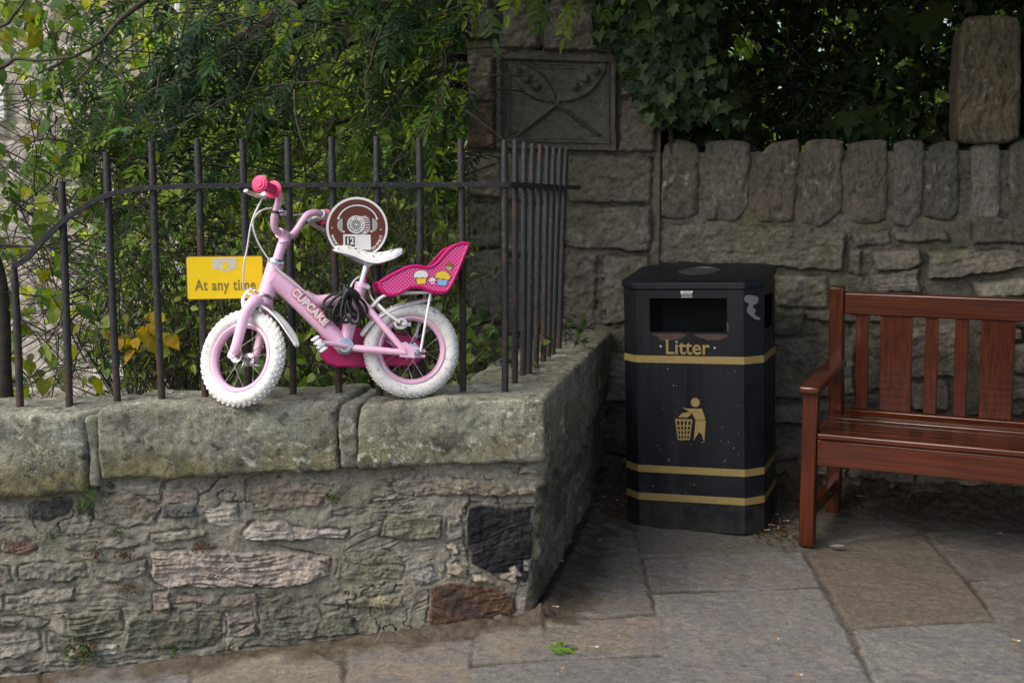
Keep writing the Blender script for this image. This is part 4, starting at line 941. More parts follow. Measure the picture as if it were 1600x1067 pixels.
for (i, j) in ((2, 13), (5, 14), (6, 11), (9, 13), (12, 12), (13, 14), (16, 13), (17, 11), (19, 14), (22, 13), (23, 11), (26, 13), (27, 12), (30, 13), (31, 11), (33, 12), (10, 10), (20, 12)):
    i = min(i, k - 2); p = V[i, j]; t1 = V[i + 1, j] - p; t2 = V[i, j + 1] - p; n_ = np.cross(t1, t2); n_ /= np.linalg.norm(n_)
    if n_ @ (bn + bv) < 0: n_ = -n_
    a = t1 / np.linalg.norm(t1); ang = rs_.uniform(-1, 1); b = np.cross(n_, a); e = a * math.cos(ang) + b * math.sin(ang)
    sd_.cur = rs_.choice([1, 2, 3, 4, 5, 6]); sd_.box(p + n_ * .0008, (.0085, .0034, .0020), e, np.cross(n_, e), n_)
sd_.build('saddle', [WHITE, RED, YEL, BLU, LPINK, GRN, PURP], bike, angle=50)
ss = MB(); ss.tube(spline([bp(545, 400, .018), bp(570, 413, .02), bp(600, 411, .022)], 4), .0035, 8); ss.tube(spline([bp(545, 400, -.018), bp(570, 413, -.02), bp(600, 411, -.022)], 4), .0035, 8); ss.lathe([(.014, -.026), (.014, .026)], bp(574, 411), bn, 14); ss.build('saddle_rail', STEEL, bike)

# doll seat
out_px = [(589, 443), (592, 453), (601, 461), (616, 460), (635, 450), (652, 450), (668, 456), (687, 457), (696, 450), (707, 428), (717, 404), (725, 384), (716, 383), (701, 388), (689, 399), (677, 413), (664, 420.5), (648, 418), (634, 419), (618, 426), (601, 435)]
dsW = .064; q2 = BF.px(out_px); lower = spline(np.c_[q2[:12], np.zeros(12)], 5)[:, :2]; upper = spline(np.c_[q2[11:][::1], np.zeros(10)], 5)[:, :2]; upper = np.r_[upper, q2[:1]]
loop = np.r_[lower, upper[1:-1]]
ds = MB(); NF = Frame(BF.w(0, 0, dsW), bu, bv, bn); FFr = Frame(BF.w(0, 0, -dsW), bu, bv, bn)
ds.prism(loop, FFr, -.004, 0)
V = []
for u, v in lower: V += [BF.w(u, v, -dsW), BF.w(u, v, dsW)]
ds.add(V, [(2 * i, 2 * i + 1, 2 * i + 3, 2 * i + 2) for i in range(len(lower) - 1)])
for sg in (1, -1):
    ds.tube([BF.w(u, v, sg * (dsW + .002)) for u, v in upper], .0055, 8)
    ds.tube([BF.w(u, v, sg * (dsW - .001)) for u, v in lower], .007, 8)
ds.tube([BF.w(*q2[0], -dsW), BF.w(*q2[0], dsW)], .006, 8); ds.tube([BF.w(*q2[11], -dsW), BF.w(*q2[11], dsW)], .007, 8)
dso = ds.build('doll_seat', MAG, bike)
sdm = MB(); cen = loop.mean(0); sdm.prism(loop, NF, 0, .004); sdm.build('side_panel', DOTS, dso, smooth_=False)
def cupcake(c, s, cup, icing, cherry, tilt=0.0):
    m = MB(); F4 = Frame(BF.w(0, 0, dsW + .004), bu, bv, bn); o = BF.px([c])[0]; ct, st_ = math.cos(tilt), math.sin(tilt)
    def P(L): return [(o[0] + s * (x * ct - y * st_), o[1] + s * (x * st_ + y * ct)) for x, y in L]
    ic = [(-1.05, .0), (-1.1, .35), (-.85, .75), (-.4, 1.0), (0, 1.08), (.4, 1.0), (.85, .75), (1.1, .35), (1.05, 0), (.6, -.12), (.2, .02), (-.2, -.1), (-.6, .04)]
    cp = [(-.82, .1), (-.62, -1.0), (.62, -1.0), (.82, .1)]
    def grow(L, k): cx, cy = np.mean(L, 0); return [(cx + (x - cx) * k, cy + (y - cy) * k) for x, y in L]
    m.cur = 0; m.prism(P(grow(cp, 1.13)), F4, 0, .0006); m.prism(P(grow(ic, 1.10)), F4, .0007, .0010)
    m.cur = 1; m.prism(P(cp), F4, .0006, .0009); m.cur = 3; m.prism(P([(-.82, .1), (-.76, -.22), (-.3, -.1), (.1, -.25), (.5, -.1), (.78, -.2), (.82, .1)]), F4, .0009, .0010)
    m.cur = 2; m.prism(P(ic), F4, .0010, .0013)
    if cherry: m.cur = 4; m.prism(P([(.22 * math.cos(t), 1.2 + .22 * math.sin(t)) for t in np.linspace(0, 2 * math.pi, 12, endpoint=False)]), F4, .0013, .0018)
    m.build('cupcake_sticker', [INK, cup, icing, BRN, RED], dso, smooth_=False)
cupcake((652, 435), .021, YEL, PAPER, True, .05); cupcake((685, 437), .022, BLU, YEL, False, -.12); cupcake((669.5, 441), .010, LPINK, PAPER, False, .1); cupcake((695.5, 418), .011, GRN, BRN, False, -.1)
rk = MB()
for sg in (-1, 1):
    rk.tube(spline([bp(652, 549, .062 * sg), bp(660, 503, .060 * sg), bp(668.5, 458, .050 * sg)], 4), .0042, 10)
    rk.tube(spline([bp(581, 479, .022 * sg), bp(596, 464, .034 * sg), bp(620, 459, .05 * sg), bp(669, 458, .05 * sg)], 5), .0046, 10)
rk.tube([bp(669, 458, -.05), bp(669, 458, .05)], .0042, 8); rk.tube([bp(581, 479, -.022), bp(581, 479, .022)], .0042, 8); rk.build('rack', WHITE, bike)
rf = MB(); rf.tube([bp(720, 414, 0), bp(714, 413, 0)], .010, 12); rf.build('reflector', WHITE, bike)
for sg in (-1, 1):
    ab = MB(); ab.lathe([(.010, .058 * sg), (.010, .066 * sg)], bp(646, 551), bn, 6); ab.lathe([(.004, .05 * sg), (.004, .073 * sg)], bp(646, 551), bn, 10)
    ab.box(bp(647, 552, .0615 * sg), (.016, .026, .006), bu, bv, bn); ab.build('axle_nut', STEEL, bike, bevel=.001)
# brakes and cables
bk = MB(); bk.tube(spline([bp(588, 474, .02), bp(600, 488, .038), bp(621, 504, .044)], 4), .005, 10); bk.tube(spline([bp(588, 474, -.02), bp(600, 488, -.038), bp(621, 504, -.044)], 4), .005, 10)
for sg in (-1, 1):
    c = bp(627, 506, .030 * sg); bk.tube(spline([c + bu * .022 * math.cos(t) * .8 + bv * .014 * math.sin(t) - bu * .006 for t in np.linspace(0, 2 * math.pi, 12)[:-1]], 3, True), .0042, 8, closed=True); bk.lathe([(.005, .0), (.005, .02)], c, bn * sg, 8); bk.box(bp(632, 507, .022 * sg), (.03, .012, .008), bu, bv, bn)
bk.build('brake', WHITE, bike)
bk = MB()
for sg in (-1, 1):
    bk.tube(spline([SP(.056, .008 * sg, .004), SP(.054, .026 * sg, -.012), SP(.044, .045 * sg, -.036), SP(.032, .040 * sg, -.066)], 5), .0062, 10, flat=.6, hint=sdir(lat)); bk.box(SP(.014, .022 * sg, -.062), (.034, .014, .012), sdir(ax), sdir(lat), sdir(fwd))
bk.tube([SP(.056, .03, -.014), SP(.018, .01, -.020)], .0055, 8); bk.build('brake', WHITE, bike)
cb_ = MB(); la = SP(-.026, .128, .108, CLP); 
c1 = [la + sdir(fwd) * .040 - sdir(ax) * .026] + [bp(x, y, l) for x, y, l in ((392, 350, .10), (385, 390, .07), (380, 420, .05), (380, 452, .02))]
cb_.tube(spline(c1, 6), .0028, 8); cb_.tube([c1[-1], SP(.056, 0, .004)], .0012, 6)
lb = SP(-.026, -.128, .108, CLP)
c2 = [lb + sdir(fwd) * .036] + [bp(x, y, l) for x, y, l in ((448, 334, -.05), (430, 326, .0), (407, 332, .05), (394, 350, .06), (401, 378, .05), (420, 408, .04), (440, 428, .038), (462, 446, .036), (487, 466, .030))]
cb_.tube(spline(c2, 6), .0028, 8)
cb_.tube(spline([bp(x, y, l) for x, y, l in ((535, 480, .02), (542, 461, .022), (548, 446, .02), (556, 436, 0), (568, 432, -.02), (577, 452, -.015), (580, 464, 0), (588, 476, .008))], 6), .0028, 8)
cb_.build('brake_cable', WHITE, bike)

# cable lock
lk = thing('cable_lock', bp(540, 500, .05), 'black coiled cable lock hanging from the pink bicycle frame', 'bicycle lock'); rl_ = random.Random(12)
m = MB(); top = bp(540, 458, .048)
for i, (ang, ln, wd) in enumerate(((-58, .085, .026), (-40, .098, .030), (-22, .100, .026), (-6, .094, .022), (10, .098, .024), (24, .092, .024), (38, .088, .026), (-48, .070, .020), (18, .078, .018))):
    dn = bu * math.sin(R(ang)) - bv * math.cos(R(ang)); sd_v = np.cross(bn, dn); L = []
    for q in np.linspace(0, 2 * math.pi, 18)[:-1]:
        L.append(top + dn * ln * (.5 - .5 * math.cos(q)) + sd_v * wd * math.sin(q) * (.45 + .55 * (.5 - .5 * math.cos(q))) + bn * (.008 * math.sin(q + i * 1.3) + .0045 * (i % 5) - .004))
    m.tube(spline(L, 3, True), .0046, 10, closed=True)
m.build('cable', BLACK, lk)
m = MB(); m.tube(spline([top - bu * .012 - bv * .02 + bn * .012, top + bn * .016 + bv * .004, top + bu * .022 - bv * .008 + bn * .012, top + bu * .03 - bv * .022], 4), [.011] * 4 + [.014] * 4 + [.013] * 4 + [.009], 12); m.tube([top - bu * .006 + bv * .002, top - bu * .006 + bv * .022], [.010, .007], 12); m.build('lock_head', BLACK, lk)

# ================================================================== SIGNS ON THE RAILING
SGF = Frame(C0 - FN * .125, FU, Z3, FN)
cyy = SGF.px([(291, 401), (411, 399), (411, 467), (292, 468)]); ysg = thing('warning_sign', SGF.w(*cyy.mean(0)), 'small rectangular yellow sign reading At any time on the railing', 'sign')
SIGNY = flat('sign_yellow', (.86, .60, .004), .42); RUST = plain('rusty_edge', (.12, .075, .035), .8, var=.4, vs=120); LET = flat('sign_lettering', (.22, .16, .035), .6)
x0, x1, y0, y1 = cyy[:, 0].min(), cyy[:, 0].max(), cyy[:, 1].min(), cyy[:, 1].max()
def rrect(x0, x1, y0, y1, r=.006):
    o = []
    for cx_, cy_, a in ((x1 - r, y0 + r, -90), (x1 - r, y1 - r, 0), (x0 + r, y1 - r, 90), (x0 + r, y0 + r, 180)):
        o += [(cx_ + r * math.cos(R(a + t)), cy_ + r * math.sin(R(a + t))) for t in (0, 30, 60, 90)]
    return o
m = MB(); m.prism(rrect(x0, x1, y0, y1), SGF, -.003, 0); m.build('sign_plate', RUST, ysg, smooth_=False)
m = MB(); m.prism(rrect(x0 + .003, x1 - .003, y0 + .003, y1 - .003), SGF, 0, .0008); m.build('sign_face', SIGNY, ysg, smooth_=False)
m = MB(); tx = SGF.px([(352.5, 446)])[0]; put_text(m, 'At any time', .0475, SGF, tx[0], tx[1], .0014, offset=.0010, spacing=1.1, fit=(SGF.px([(400, 446)])[0] - SGF.px([(305, 446)])[0])[0]); m.build('lettering', LET, ysg, smooth_=False)
m = MB(); tq = SGF.px([(332, 404), (369, 403), (369, 420), (361, 421), (358, 424), (346, 424), (344, 420), (333, 421)]); m.prism(tq, SGF, .0008, .0013); m.cur = 1; m.prism(SGF.px([(347, 413), (351, 409), (356, 410), (358, 416), (354, 421), (348, 422)]), SGF, .0013, .0016); m.prism(SGF.px([(341, 409), (346, 408), (344, 412)]), SGF, .0013, .0016)
m.build('torn_sticker', [flat('sticker_paper', (.58, .56, .50)), SIGNY], ysg, smooth_=False)
for yy_ in (.35, .65): m = MB(); m.box(SGF.w((x0 + x1) / 2 - .04, y0 + (y1 - y0) * yy_, -.012), (.034, .02, .010), FU, FN, Z3); m.build('bracket', STEEL, ysg)
CG = SGF.px([(558, 356)])[0]; RS = (SGF.px([(606, 356)])[0][0] - SGF.px([(510, 356)])[0][0]) / 2; SCF = Frame(SGF.w(*CG), FU, Z3, FN); upx = RS / 48.0
rsg = thing('trail_sign', SCF.w(0, -RS), 'round brown trail sign with white rim, headphones and number 12', 'sign')
SBR = flat('sign_brown', (.115, .030, .016), .4); GRY = flat('sign_grey', (.38, .34, .33)); DKG = flat('sign_dark', (.03, .03, .03))
m = MB(); m.lathe([(RS, -.003), (RS, .0), (.0005, .0)], SCF.O, FN, 72); m.build('sign_rim', flat('sign_white', (.78, .78, .78), .35), rsg, smooth_=False)
m = MB(); m.lathe([(RS * .925, 0), (RS * .925, .0008), (.0005, .0008)], SCF.O, FN, 72); m.build('sign_face', SBR, rsg, smooth_=False)
m = MB()
def arc(cx_, cy_, rx, ry, a0, a1, wdt, h, n=24):
    L = []
    for r_ in (1, -1):
        for a in (np.linspace(a0, a1, n) if r_ > 0 else np.linspace(a1, a0, n)):
            L.append((cx_ + (rx + r_ * wdt / 2) * math.cos(R(a)), cy_ + (ry + r_ * wdt / 2) * math.sin(R(a))))
    V = [SCF.w(x, y, h) for x, y in L]; k = 2 * n; m.add(V, [(i, i + 1, k - 2 - i, k - 1 - i) for i in range(n - 1)])
def circ(cx_, cy_, r_, h, n=28, ry=None): m.add([SCF.w(cx_ + r_ * math.cos(t), cy_ + (ry or r_) * math.sin(t), h) for t in np.linspace(0, 2 * math.pi, n, endpoint=False)], [tuple(range(n))])
U_ = upx; m.cur = 1; arc(1 * U_, 8 * U_, 31.5 * U_, 27 * U_, 18, 162, 4.2 * U_, .0011); m.cur = 0; arc(1 * U_, 8 * U_, 31 * U_, 27 * U_, 14, 166, 2.0 * U_, .0014); circ(-29 * U_, 15 * U_, 1.8 * U_, .0015); circ(31 * U_, 14 * U_, 1.8 * U_, .0015)
for sx_, cx_ in ((-1, -21), (1, 22)):
    m.cur = 2; L = [(cx_ * U_ + sx_ * 10 * U_ * max(0, math.cos(t)), 4 * U_ + 11 * U_ * math.sin(t) ) for t in np.linspace(-math.pi / 2, math.pi / 2, 16)]; m.add([SCF.w(x, y, .0012) for x, y in L], [tuple(range(16))])
    m.cur = 1; m.add([SCF.w(cx_ * U_ + a, 4 * U_ + b, .0014) for a, b in ((-1.6 * U_, -10 * U_), (1.6 * U_, -10 * U_), (1.6 * U_, 11 * U_), (-1.6 * U_, 11 * U_))], [(0, 1, 2, 3)]); m.cur = 0; circ(cx_ * U_, -6 * U_, 1.5 * U_, .0016)
for i in range(9):                                                  # wheel edge behind the emblem
    a = R(-62 + i * 16); m.cur = 0; c = (7 * U_ + 12 * U_ * math.cos(a), 4 * U_ + 14.5 * U_ * math.sin(a)); m.add([SCF.w(c[0] + x * U_, c[1] + y * U_, .0012) for x, y in ((-6, -1.1), (3, -.2), (3, 1.2), (-6, .4))], [(0, 1, 2, 3)])
m.cur = 0; circ(-1.5 * U_, 5 * U_, 14 * U_, .0016, 40); m.cur = 1; arc(-1.5 * U_, 5 * U_, 7.2 * U_, 7.2 * U_, 0, 360, .7 * U_, .0019)
for i in range(12):
    a = R(i * 30 + 8); m.add([SCF.w(-1.5 * U_ + r_ * U_ * math.cos(a) - q * U_ * math.sin(a), 5 * U_ + r_ * U_ * math.sin(a) + q * U_ * math.cos(a), .0019) for r_, q in ((1.5, -.35), (6.8, -.9), (6.8, .9), (1.5, .35))], [(0, 1, 2, 3)])
m.cur = 0; circ(-1.5 * U_, 5 * U_, 2.0 * U_, .0021, 14)
def ringtext(txt, cx_, cy_, r_, a0, a1, size, h, inward=False, off=0.0):
    for i, ch in enumerate(txt):
        if ch == ' ': continue
        a = R(a0 + (a1 - a0) * i / max(1, len(txt) - 1)); put_text(m, ch, size, SCF, cx_ + r_ * math.cos(a), cy_ + r_ * math.sin(a), h, rot=a - math.pi / 2 + (math.pi if inward else 0), offset=off)
m.cur = 1; ringtext('WATER OF LEITH', -1.5 * U_, 5 * U_, 10.6 * U_, 200, -20, 4.8 * U_, .0020, off=.0001); ringtext('WALKWAY', -1.5 * U_, 5 * U_, 10.6 * U_, 222, 318, 4.8 * U_, .0020, True, off=.0001)
m.cur = 0; b0 = (-22, 21, -34, -9); m.add([SCF.w(x * U_, y * U_, .0012) for x, y in ((-22, -34), (21, -35), (21, -11), (-22, -10))], [(0, 1, 2, 3)])
m.cur = 1; m.add([SCF.w(x * U_, y * U_, .0016) for x, y in ((-19, -29), (-4, -29.4), (-4, -14), (-19, -13.6))], [(0, 1, 2, 3)]); m.cur = 0; put_text(m, '12', 14.5 * U_, SCF, -11.5 * U_, -21.2 * U_, .0020, offset=.0009, sx=.92)
ringtext('www', 0, 0, 40 * U_, 199, 215, 8.5 * U_, .0016, True, off=.0004); ringtext('io-trail', 0, 0, 40 * U_, 305, 340, 8.0 * U_, .0016, True, off=.0004)
m.cur = 1
for x, y in ((-39, 0), (37, -3)): m.cur = 2; circ(x * U_, y * U_, 1.6 * U_, .0016, 10)
m.build('sign_print', [PAPER, DKG, GRY], rsg, smooth_=False)
for q in (-39, 31): m = MB(); m.box(SCF.w(q * U_, 0, -.012), (.03, .02, .012), FU, FN, Z3); m.build('bracket', STEEL, rsg)

# ================================================================== LITTER BIN
def bin_paint():
    m, n, b = _new('black_bin_paint'); n1 = noise_node(n, 5, 7, .7, stretch=(3, 3, .35)); n2 = noise_node(n, 60, 6, .75)
    c = ramp(n, n1.outputs[0], [(.3, (.0035, .0045, .0075)), (.55, (.0065, .008, .012)), (.75, (.015, .016, .018))]); d = ramp(n, n2.outputs[0], [(.62, (0, 0, 0)), (.75, (.5, .5, .5))])
    tc = N(n, 'ShaderNodeTexCoord'); sx = N(n, 'ShaderNodeSeparateXYZ'); n.links.new(tc.outputs['Object'], sx.inputs[0]); mr = N(n, 'ShaderNodeMapRange'); mr.inputs[1].default_value = 0; mr.inputs[2].default_value = .30; mr.inputs[3].default_value = .30; mr.inputs[4].default_value = 0; n.links.new(sx.outputs[2], mr.inputs[0])
    n3 = noise_node(n, 16, 7, .75); am = N(n, 'ShaderNodeMath', operation='ADD'); n.links.new(n3.outputs[0], am.inputs[0]); n.links.new(mr.outputs[0], am.inputs[1]); gm = ramp(n, am.outputs[0], [(.62, (0, 0, 0)), (.92, (.75, .75, .75))])
    n.links.new(mix(n, gm.outputs[0], mix(n, d.outputs[0], c.outputs[0], (.035, .035, .034)), (.05, .044, .034)), b.inputs['Base Color']); r = ramp(n, n1.outputs[0], [(.3, (.32,) * 3), (.7, (.6,) * 3)]); n.links.new(r.outputs[0], b.inputs['Roughness']); bump(n, b, n2.outputs[0], .2, .002); b.inputs['Specular IOR Level'].default_value = .3; return m
BINB = bin_paint(); GOLD = plain('gold_paint', (.26, .19, .065), .45, var=.12, vs=50)
BRED = plain('bare_primer', (.055, .028, .025), .7, var=.25, vs=60); SPK = flat('paint_chip', (.5, .5, .48), .6); INSD = plain('bin_liner', (.05, .045, .03), .7, var=.3)
yb = R(20); X_ = np.array([math.cos(yb), -math.sin(yb), 0]); Y_ = np.array([-math.sin(yb), -math.cos(yb), 0])   # Y_: out of the front face
roll = R(1.7); X_b = X_ * math.cos(roll) + Z3 * math.sin(roll); Z_b = Z3 * math.cos(roll) - X_ * math.sin(roll)
pb = ongr(1081, 829); BFr = Frame(pb + np.array([0, 0, -.004]), X_b, Z_b, Y_)
pxl = BFr.px([(1000, 823), (1165, 833), (1000, 440)])
bl, br = BFr.px([(997, 700)])[0, 0], BFr.px([(1163, 700)])[0, 0]; bt = BFr.px([(1080, 441)])[0, 1]
ch = .068; dp = .47; x0, x1 = bl, br
binn = thing('litter_bin', pb - Y_ * .24, 'black metal litter bin with gold bands and lettering', 'litter bin')
foot = [(x0, 0), (x1, 0), (x1 + ch, -ch), (x1 + ch, -dp + ch), (x1, -dp), (x0, -dp), (x0 - ch, -dp + ch), (x0 - ch, -ch)]
def bpnt(x, z, y): return BFr.w(x, z, y)
apz0, apz1 = BFr.px([(1080, 519)])[0, 1], BFr.px([(1080, 466)])[0, 1]; apx0, apx1 = BFr.px([(1015, 490)])[0, 0], BFr.px([(1136, 490)])[0, 0]
m = MB(); zb, zt_ = .004, bt - .012
def panel(a, b, hole):
    a2, b2 = np.array(a), np.array(b)
    def W(t, z): q = a2 + (b2 - a2) * t; return bpnt(q[0], z, q[1])
    if hole is None: m.add([W(0, zb), W(1, zb), W(1, zt_), W(0, zt_)], [(0, 1, 2, 3)]); return
    t0, t1 = hole; ts = [0, t0, t1, 1]; zs = [zb, apz0, apz1, zt_]
    for i in range(3):
        for j in range(3):
            if i == 1 and j == 1: continue
            m.add([W(ts[i], zs[j]), W(ts[i + 1], zs[j]), W(ts[i + 1], zs[j + 1]), W(ts[i], zs[j + 1])], [(0, 1, 2, 3)])
for i in range(8):
    a, b = foot[i], foot[(i + 1) % 8]; hole = None
    if i == 0: hole = ((apx0 - x0) / (x1 - x0), (apx1 - x0) / (x1 - x0))
    elif i in (2, 6): hole = (.14, .86)
    panel(a, b, hole)
bo = m.build('bin_body', BINB, binn, smooth_=False); import bmesh
bm = bmesh.new(); bm.from_mesh(bo.data); bmesh.ops.remove_doubles(bm, verts=bm.verts, dist=.0005); bm.to_mesh(bo.data); bm.free()
s = bo.modifiers.new('thick', 'SOLIDIFY'); s.thickness = .006; s.offset = -1
m = MB(); ins = [(x * .9 + (x0 + x1) / 2 * .1, y * .9 - dp / 2 * .1) for x, y in foot]; LFx = Frame(BFr.w(0, 0, 0), X_b, Y_, Z_b)
V = [bpnt(x, z, y) for z in (.02, apz0 - .05) for x, y in ins]; m.add(V, [(i, (i + 1) % 8, 8 + (i + 1) % 8, 8 + i) for i in range(8)] + [tuple(range(8))]); m.build('bin_liner', INSD, binn, smooth_=False)
lid = MB(); ov = .007
def grow(k, rc=0): return [(x + (1 if x > (x0 + x1) / 2 else -1) * k, y + (1 if y > -dp / 2 else -1) * k) for x, y in foot]
rings = [(0.003, bt - .030), (ov, bt - .028), (ov, bt - .006), (ov - .004, bt), (-.03, bt + .006), (-.12, bt + .009)]
V = []
for k, z in rings: V += [bpnt(x, z + .048 * max(0, -y / dp), y) for x, y in grow(k)]
F = [(i * 8 + j, i * 8 + (j + 1) % 8, i * 8 + 8 + (j + 1) % 8, i * 8 + 8 + j) for i in range(len(rings) - 1) for j in range(8)] + [tuple((len(rings) - 1) * 8 + j for j in range(8)), tuple(range(8))[::-1]]
lid.add(V, F); lido = lid.build('bin_lid', BINB, binn, bevel=.003, angle=25)
m = MB(); cxm = (x0 + x1) / 2; m.lathe([(.088, 0), (.088, .003), (.080, .005), (.078, .002), (.0005, .002)], bpnt(cxm, bt + .0085 + .0225, -.22), Z_b + Y_ * .10, 40); m.build('stub_plate', plain('worn_steel', (.10, .10, .10), .45, metal=.7, var=.3, vs=70), lido)
m = MB()
def band(z, hgt, h=.0015):
    fo = grow(h); V = []
    for zz_ in (z - hgt / 2, z + hgt / 2): V += [bpnt(x, zz_, y) for x, y in fo]
    m.add(V, [(i, (i + 1) % 8, 8 + (i + 1) % 8, 8 + i) for i in range(8)])
for y_ in (562, 735, 779): m = MB(); band(BFr.px([(1080, y_)])[0, 1], .030); m.build('gold_band', GOLD, binn, smooth_=False)
m = MB(); c = BFr.px([(1073.5, 543.5)])[0]; put_text(m, 'Litter', .084, BFr, c[0], c[1], .002, offset=.0012, fit=(P2 := BFr.px([(1040, 543), (1108.5, 544)]))[1][0] - P2[0][0]); 
m.cur = 1
for q in ((1032.5, 541), (1116.5, 543.5)): c = BFr.px([q])[0]; m.lathe([(.0042, 0), (.0036, .003), (.0005, .0035)], BFr.w(c[0], c[1], 0), Y_, 10)
m.build('lettering', [GOLD, SPK], binn, smooth_=False)
m = MB(); P = lambda L: BFr.px(L)
def fl(L, h=.0018): q = P(L); m.add([BFr.w(u, v, h) for u, v in q], [tuple(range(len(q)))[::-1]])
hd = P([(1086.5, 628.5)])[0]; hr = .0185; m.add([BFr.w(hd[0] + hr * math.cos(t), hd[1] + hr * math.sin(t), .0018) for t in np.linspace(0, 2 * math.pi, 24, endpoint=False)], [tuple(range(24))])
fl([(1066, 636), (1075, 638), (1097, 638), (1102, 654), (1086, 654), (1081, 645)]); fl([(1086, 654), (1102, 654), (1101.5, 656), (1087, 656)]); fl([(1087, 656.8), (1101, 656.8), (1103, 657.5), (1101.8, 672), (1100.5, 691), (1096.5, 678), (1092.5, 675), (1089, 680), (1084, 688), (1086, 668)])
for a, b in ((1055.2, 1056.2), (1081, 1082)): pass
def bas(y, e): 
    t = (y - 654) / 33; return 1055 + 4.5 * t + e * (27 - 9 * t)
fl([(bas(654, 0), 654), (bas(654, 1), 655), (bas(657, 1), 658), (bas(657, 0), 657)])
for k in range(5):
    e = k / 4; e0, e1 = e * .92, e * .92 + .09; fl([(bas(656, e0), 656), (bas(656, e1), 656), (bas(686, e1), 686.5), (bas(686, e0), 686.5)], .0019)
for y in (664, 671, 678, 685): fl([(bas(y, 0), y), (bas(y, 1), y), (bas(y + 2, 1), y + 2), (bas(y + 2, 0), y + 2)], .002)
fl([(1060, 651.5), (1066, 645), (1079, 643), (1079.5, 648), (1074, 652)]); 
m.build('pictogram', GOLD, binn, smooth_=False)
m = MB(); q = P([(1063, 454), (1083, 454.5), (1083, 465), (1063, 464.5)]); m.prism(q, BFr, .0006, .0014); m.cur = 1; c = P([(1073, 459.5)])[0]; 
m.cur = 0; m.build('maker_plate', BINB, binn, smooth_=False)
m = MB(); c = P([(1073, 457)])[0]; put_text(m, 'BROXAP', .016, BFr, c[0], c[1], .0021, offset=.0006, fit=.049)
for yy_ in (461, 463.5): c0, c1_ = P([(1064, yy_)])[0], P([(1082, yy_)])[0]; 
for yy_, n_ in ((461.3, 13), (464.2, 13)):
    for i in range(n_):
        c = P([(1064.5 + 17.5 * (i + .5) / n_, yy_)])[0]; m.add([BFr.w(c[0] + a, c[1] + b, .0021) for a, b in ((-.0012, -.0014), (.0012, -.0014), (.0012, .0014), (-.0012, .0014))], [(0, 1, 2, 3)])
m.build('maker_lettering', PAPER, binn, smooth_=False)
m = MB()
def blob(L, fr, h, n=3, sd=0):
    q = np.array(L); S_ = spline(np.c_[q, np.zeros(len(q))], n, True)[:, :2]; r_ = random.Random(sd); S_ = S_ + np.array([[r_.uniform(-.0012, .0012), r_.uniform(-.0012, .0012)] for _ in S_])
    m.add([fr.w(u, v, h) for u, v in S_], [tuple(range(len(S_)))])
blob(P([(1019, 521.5), (1070, 522), (1066, 528), (1052, 531), (1034, 531.5), (1026, 525)]), BFr, .0012, 4, 1); blob(P([(1086, 522.5), (1135, 523), (1130, 529), (1115, 531.5), (1098, 528.5)]), BFr, .0012, 4, 2); blob(P([(1136, 503), (1139, 508), (1138, 515), (1135.5, 518)]), BFr, .0012, 3, 3)
m.build('paint_wear', BRED, binn, smooth_=False)
CHF = Frame(bpnt(x1, 0, 0), (X_b - Y_) / math.sqrt(2), Z_b, (X_b + Y_) / math.sqrt(2))
m = MB(); gq = [(1164, 463), (1172, 461), (1181, 465), (1180, 474), (1174, 478), (1178, 485), (1176, 491), (1184, 498), (1179, 500), (1170, 492), (1166, 484), (1169, 476), (1163, 470)]
qq = CHF.px(gq); qq[:, 0] = .004 + (qq[:, 0] - qq[:, 0].min()) / (np.ptp(qq[:, 0])) * (ch * 1.414 * .8); blob(qq, CHF, .0012, 5, 5); m.build('sticker_residue', flat('grey_residue', (.17, .17, .17), .8), binn, smooth_=False)
m = MB(); rc = random.Random(8)
for i in range(46):
    u = rc.uniform(x0 + .02, x1 - .01); v = rc.choice([rc.uniform(.08, .68), rc.gauss(.33, .05)]); s_ = rc.uniform(.0006, .0022)
    m.add([BFr.w(u + s_ * math.cos(t) * rc.uniform(.6, 1.2), v + s_ * math.sin(t), .0011) for t in np.linspace(0, 2 * math.pi, 6, endpoint=False)], [tuple(range(6))])
m.build('paint_chips', SPK, binn, smooth_=False)

# ================================================================== BENCH
yB = R(26); WOOD = wood_mat('varnished_hardwood', (.55, 20, 20), yB); WOODV = wood_mat('varnished_hardwood_upright', (20, 20, .55), yB, .35)
XB = np.array([math.cos(yB), -math.sin(yB), 0]); YB = np.array([math.sin(yB), math.cos(yB), 0])    # YB: towards the wall
p0 = ongr(1261, 849); bench = thing('park_bench', p0 + XB * .75 + YB * .25, 'red brown varnished wooden bench with slatted seat and wide back slats', 'bench')
def Bq(x, y, z): return p0 + XB * x + YB * y + Z3 * z
LEN = 1.52; LS = .058
def bbox(name, x0, x1, y0, y1, z0, z1, bev=.004, ang=0.0, par=bench, hinge=None):
    m = MB(); c = Bq((x0 + x1) / 2, (y0 + y1) / 2, (z0 + z1) / 2); Yv, Zv = YB, Z3
    if ang: Yv = YB * math.cos(ang) + Z3 * math.sin(ang); Zv = Z3 * math.cos(ang) - YB * math.sin(ang)
    if hinge is not None:                                           # leaning parts: coordinates run along a tilted back plane
        h = Bq(0, hinge[0], hinge[1]); c = h + XB * (x0 + x1) / 2 + Yv * ((y0 + y1) / 2 - hinge[0]) + Zv * ((z0 + z1) / 2 - hinge[1])
    # long side first so the grain runs along the piece
    m.box(c, (x1 - x0, y1 - y0, z1 - z0), XB, Yv, Zv)
    return m.build(name, WOODV if name in ('leg', 'back_post', 'back_slat') else WOOD, par, bevel=bev, smooth_=True)
RB = .515; bk_a = R(7); HG = (RB, .40)
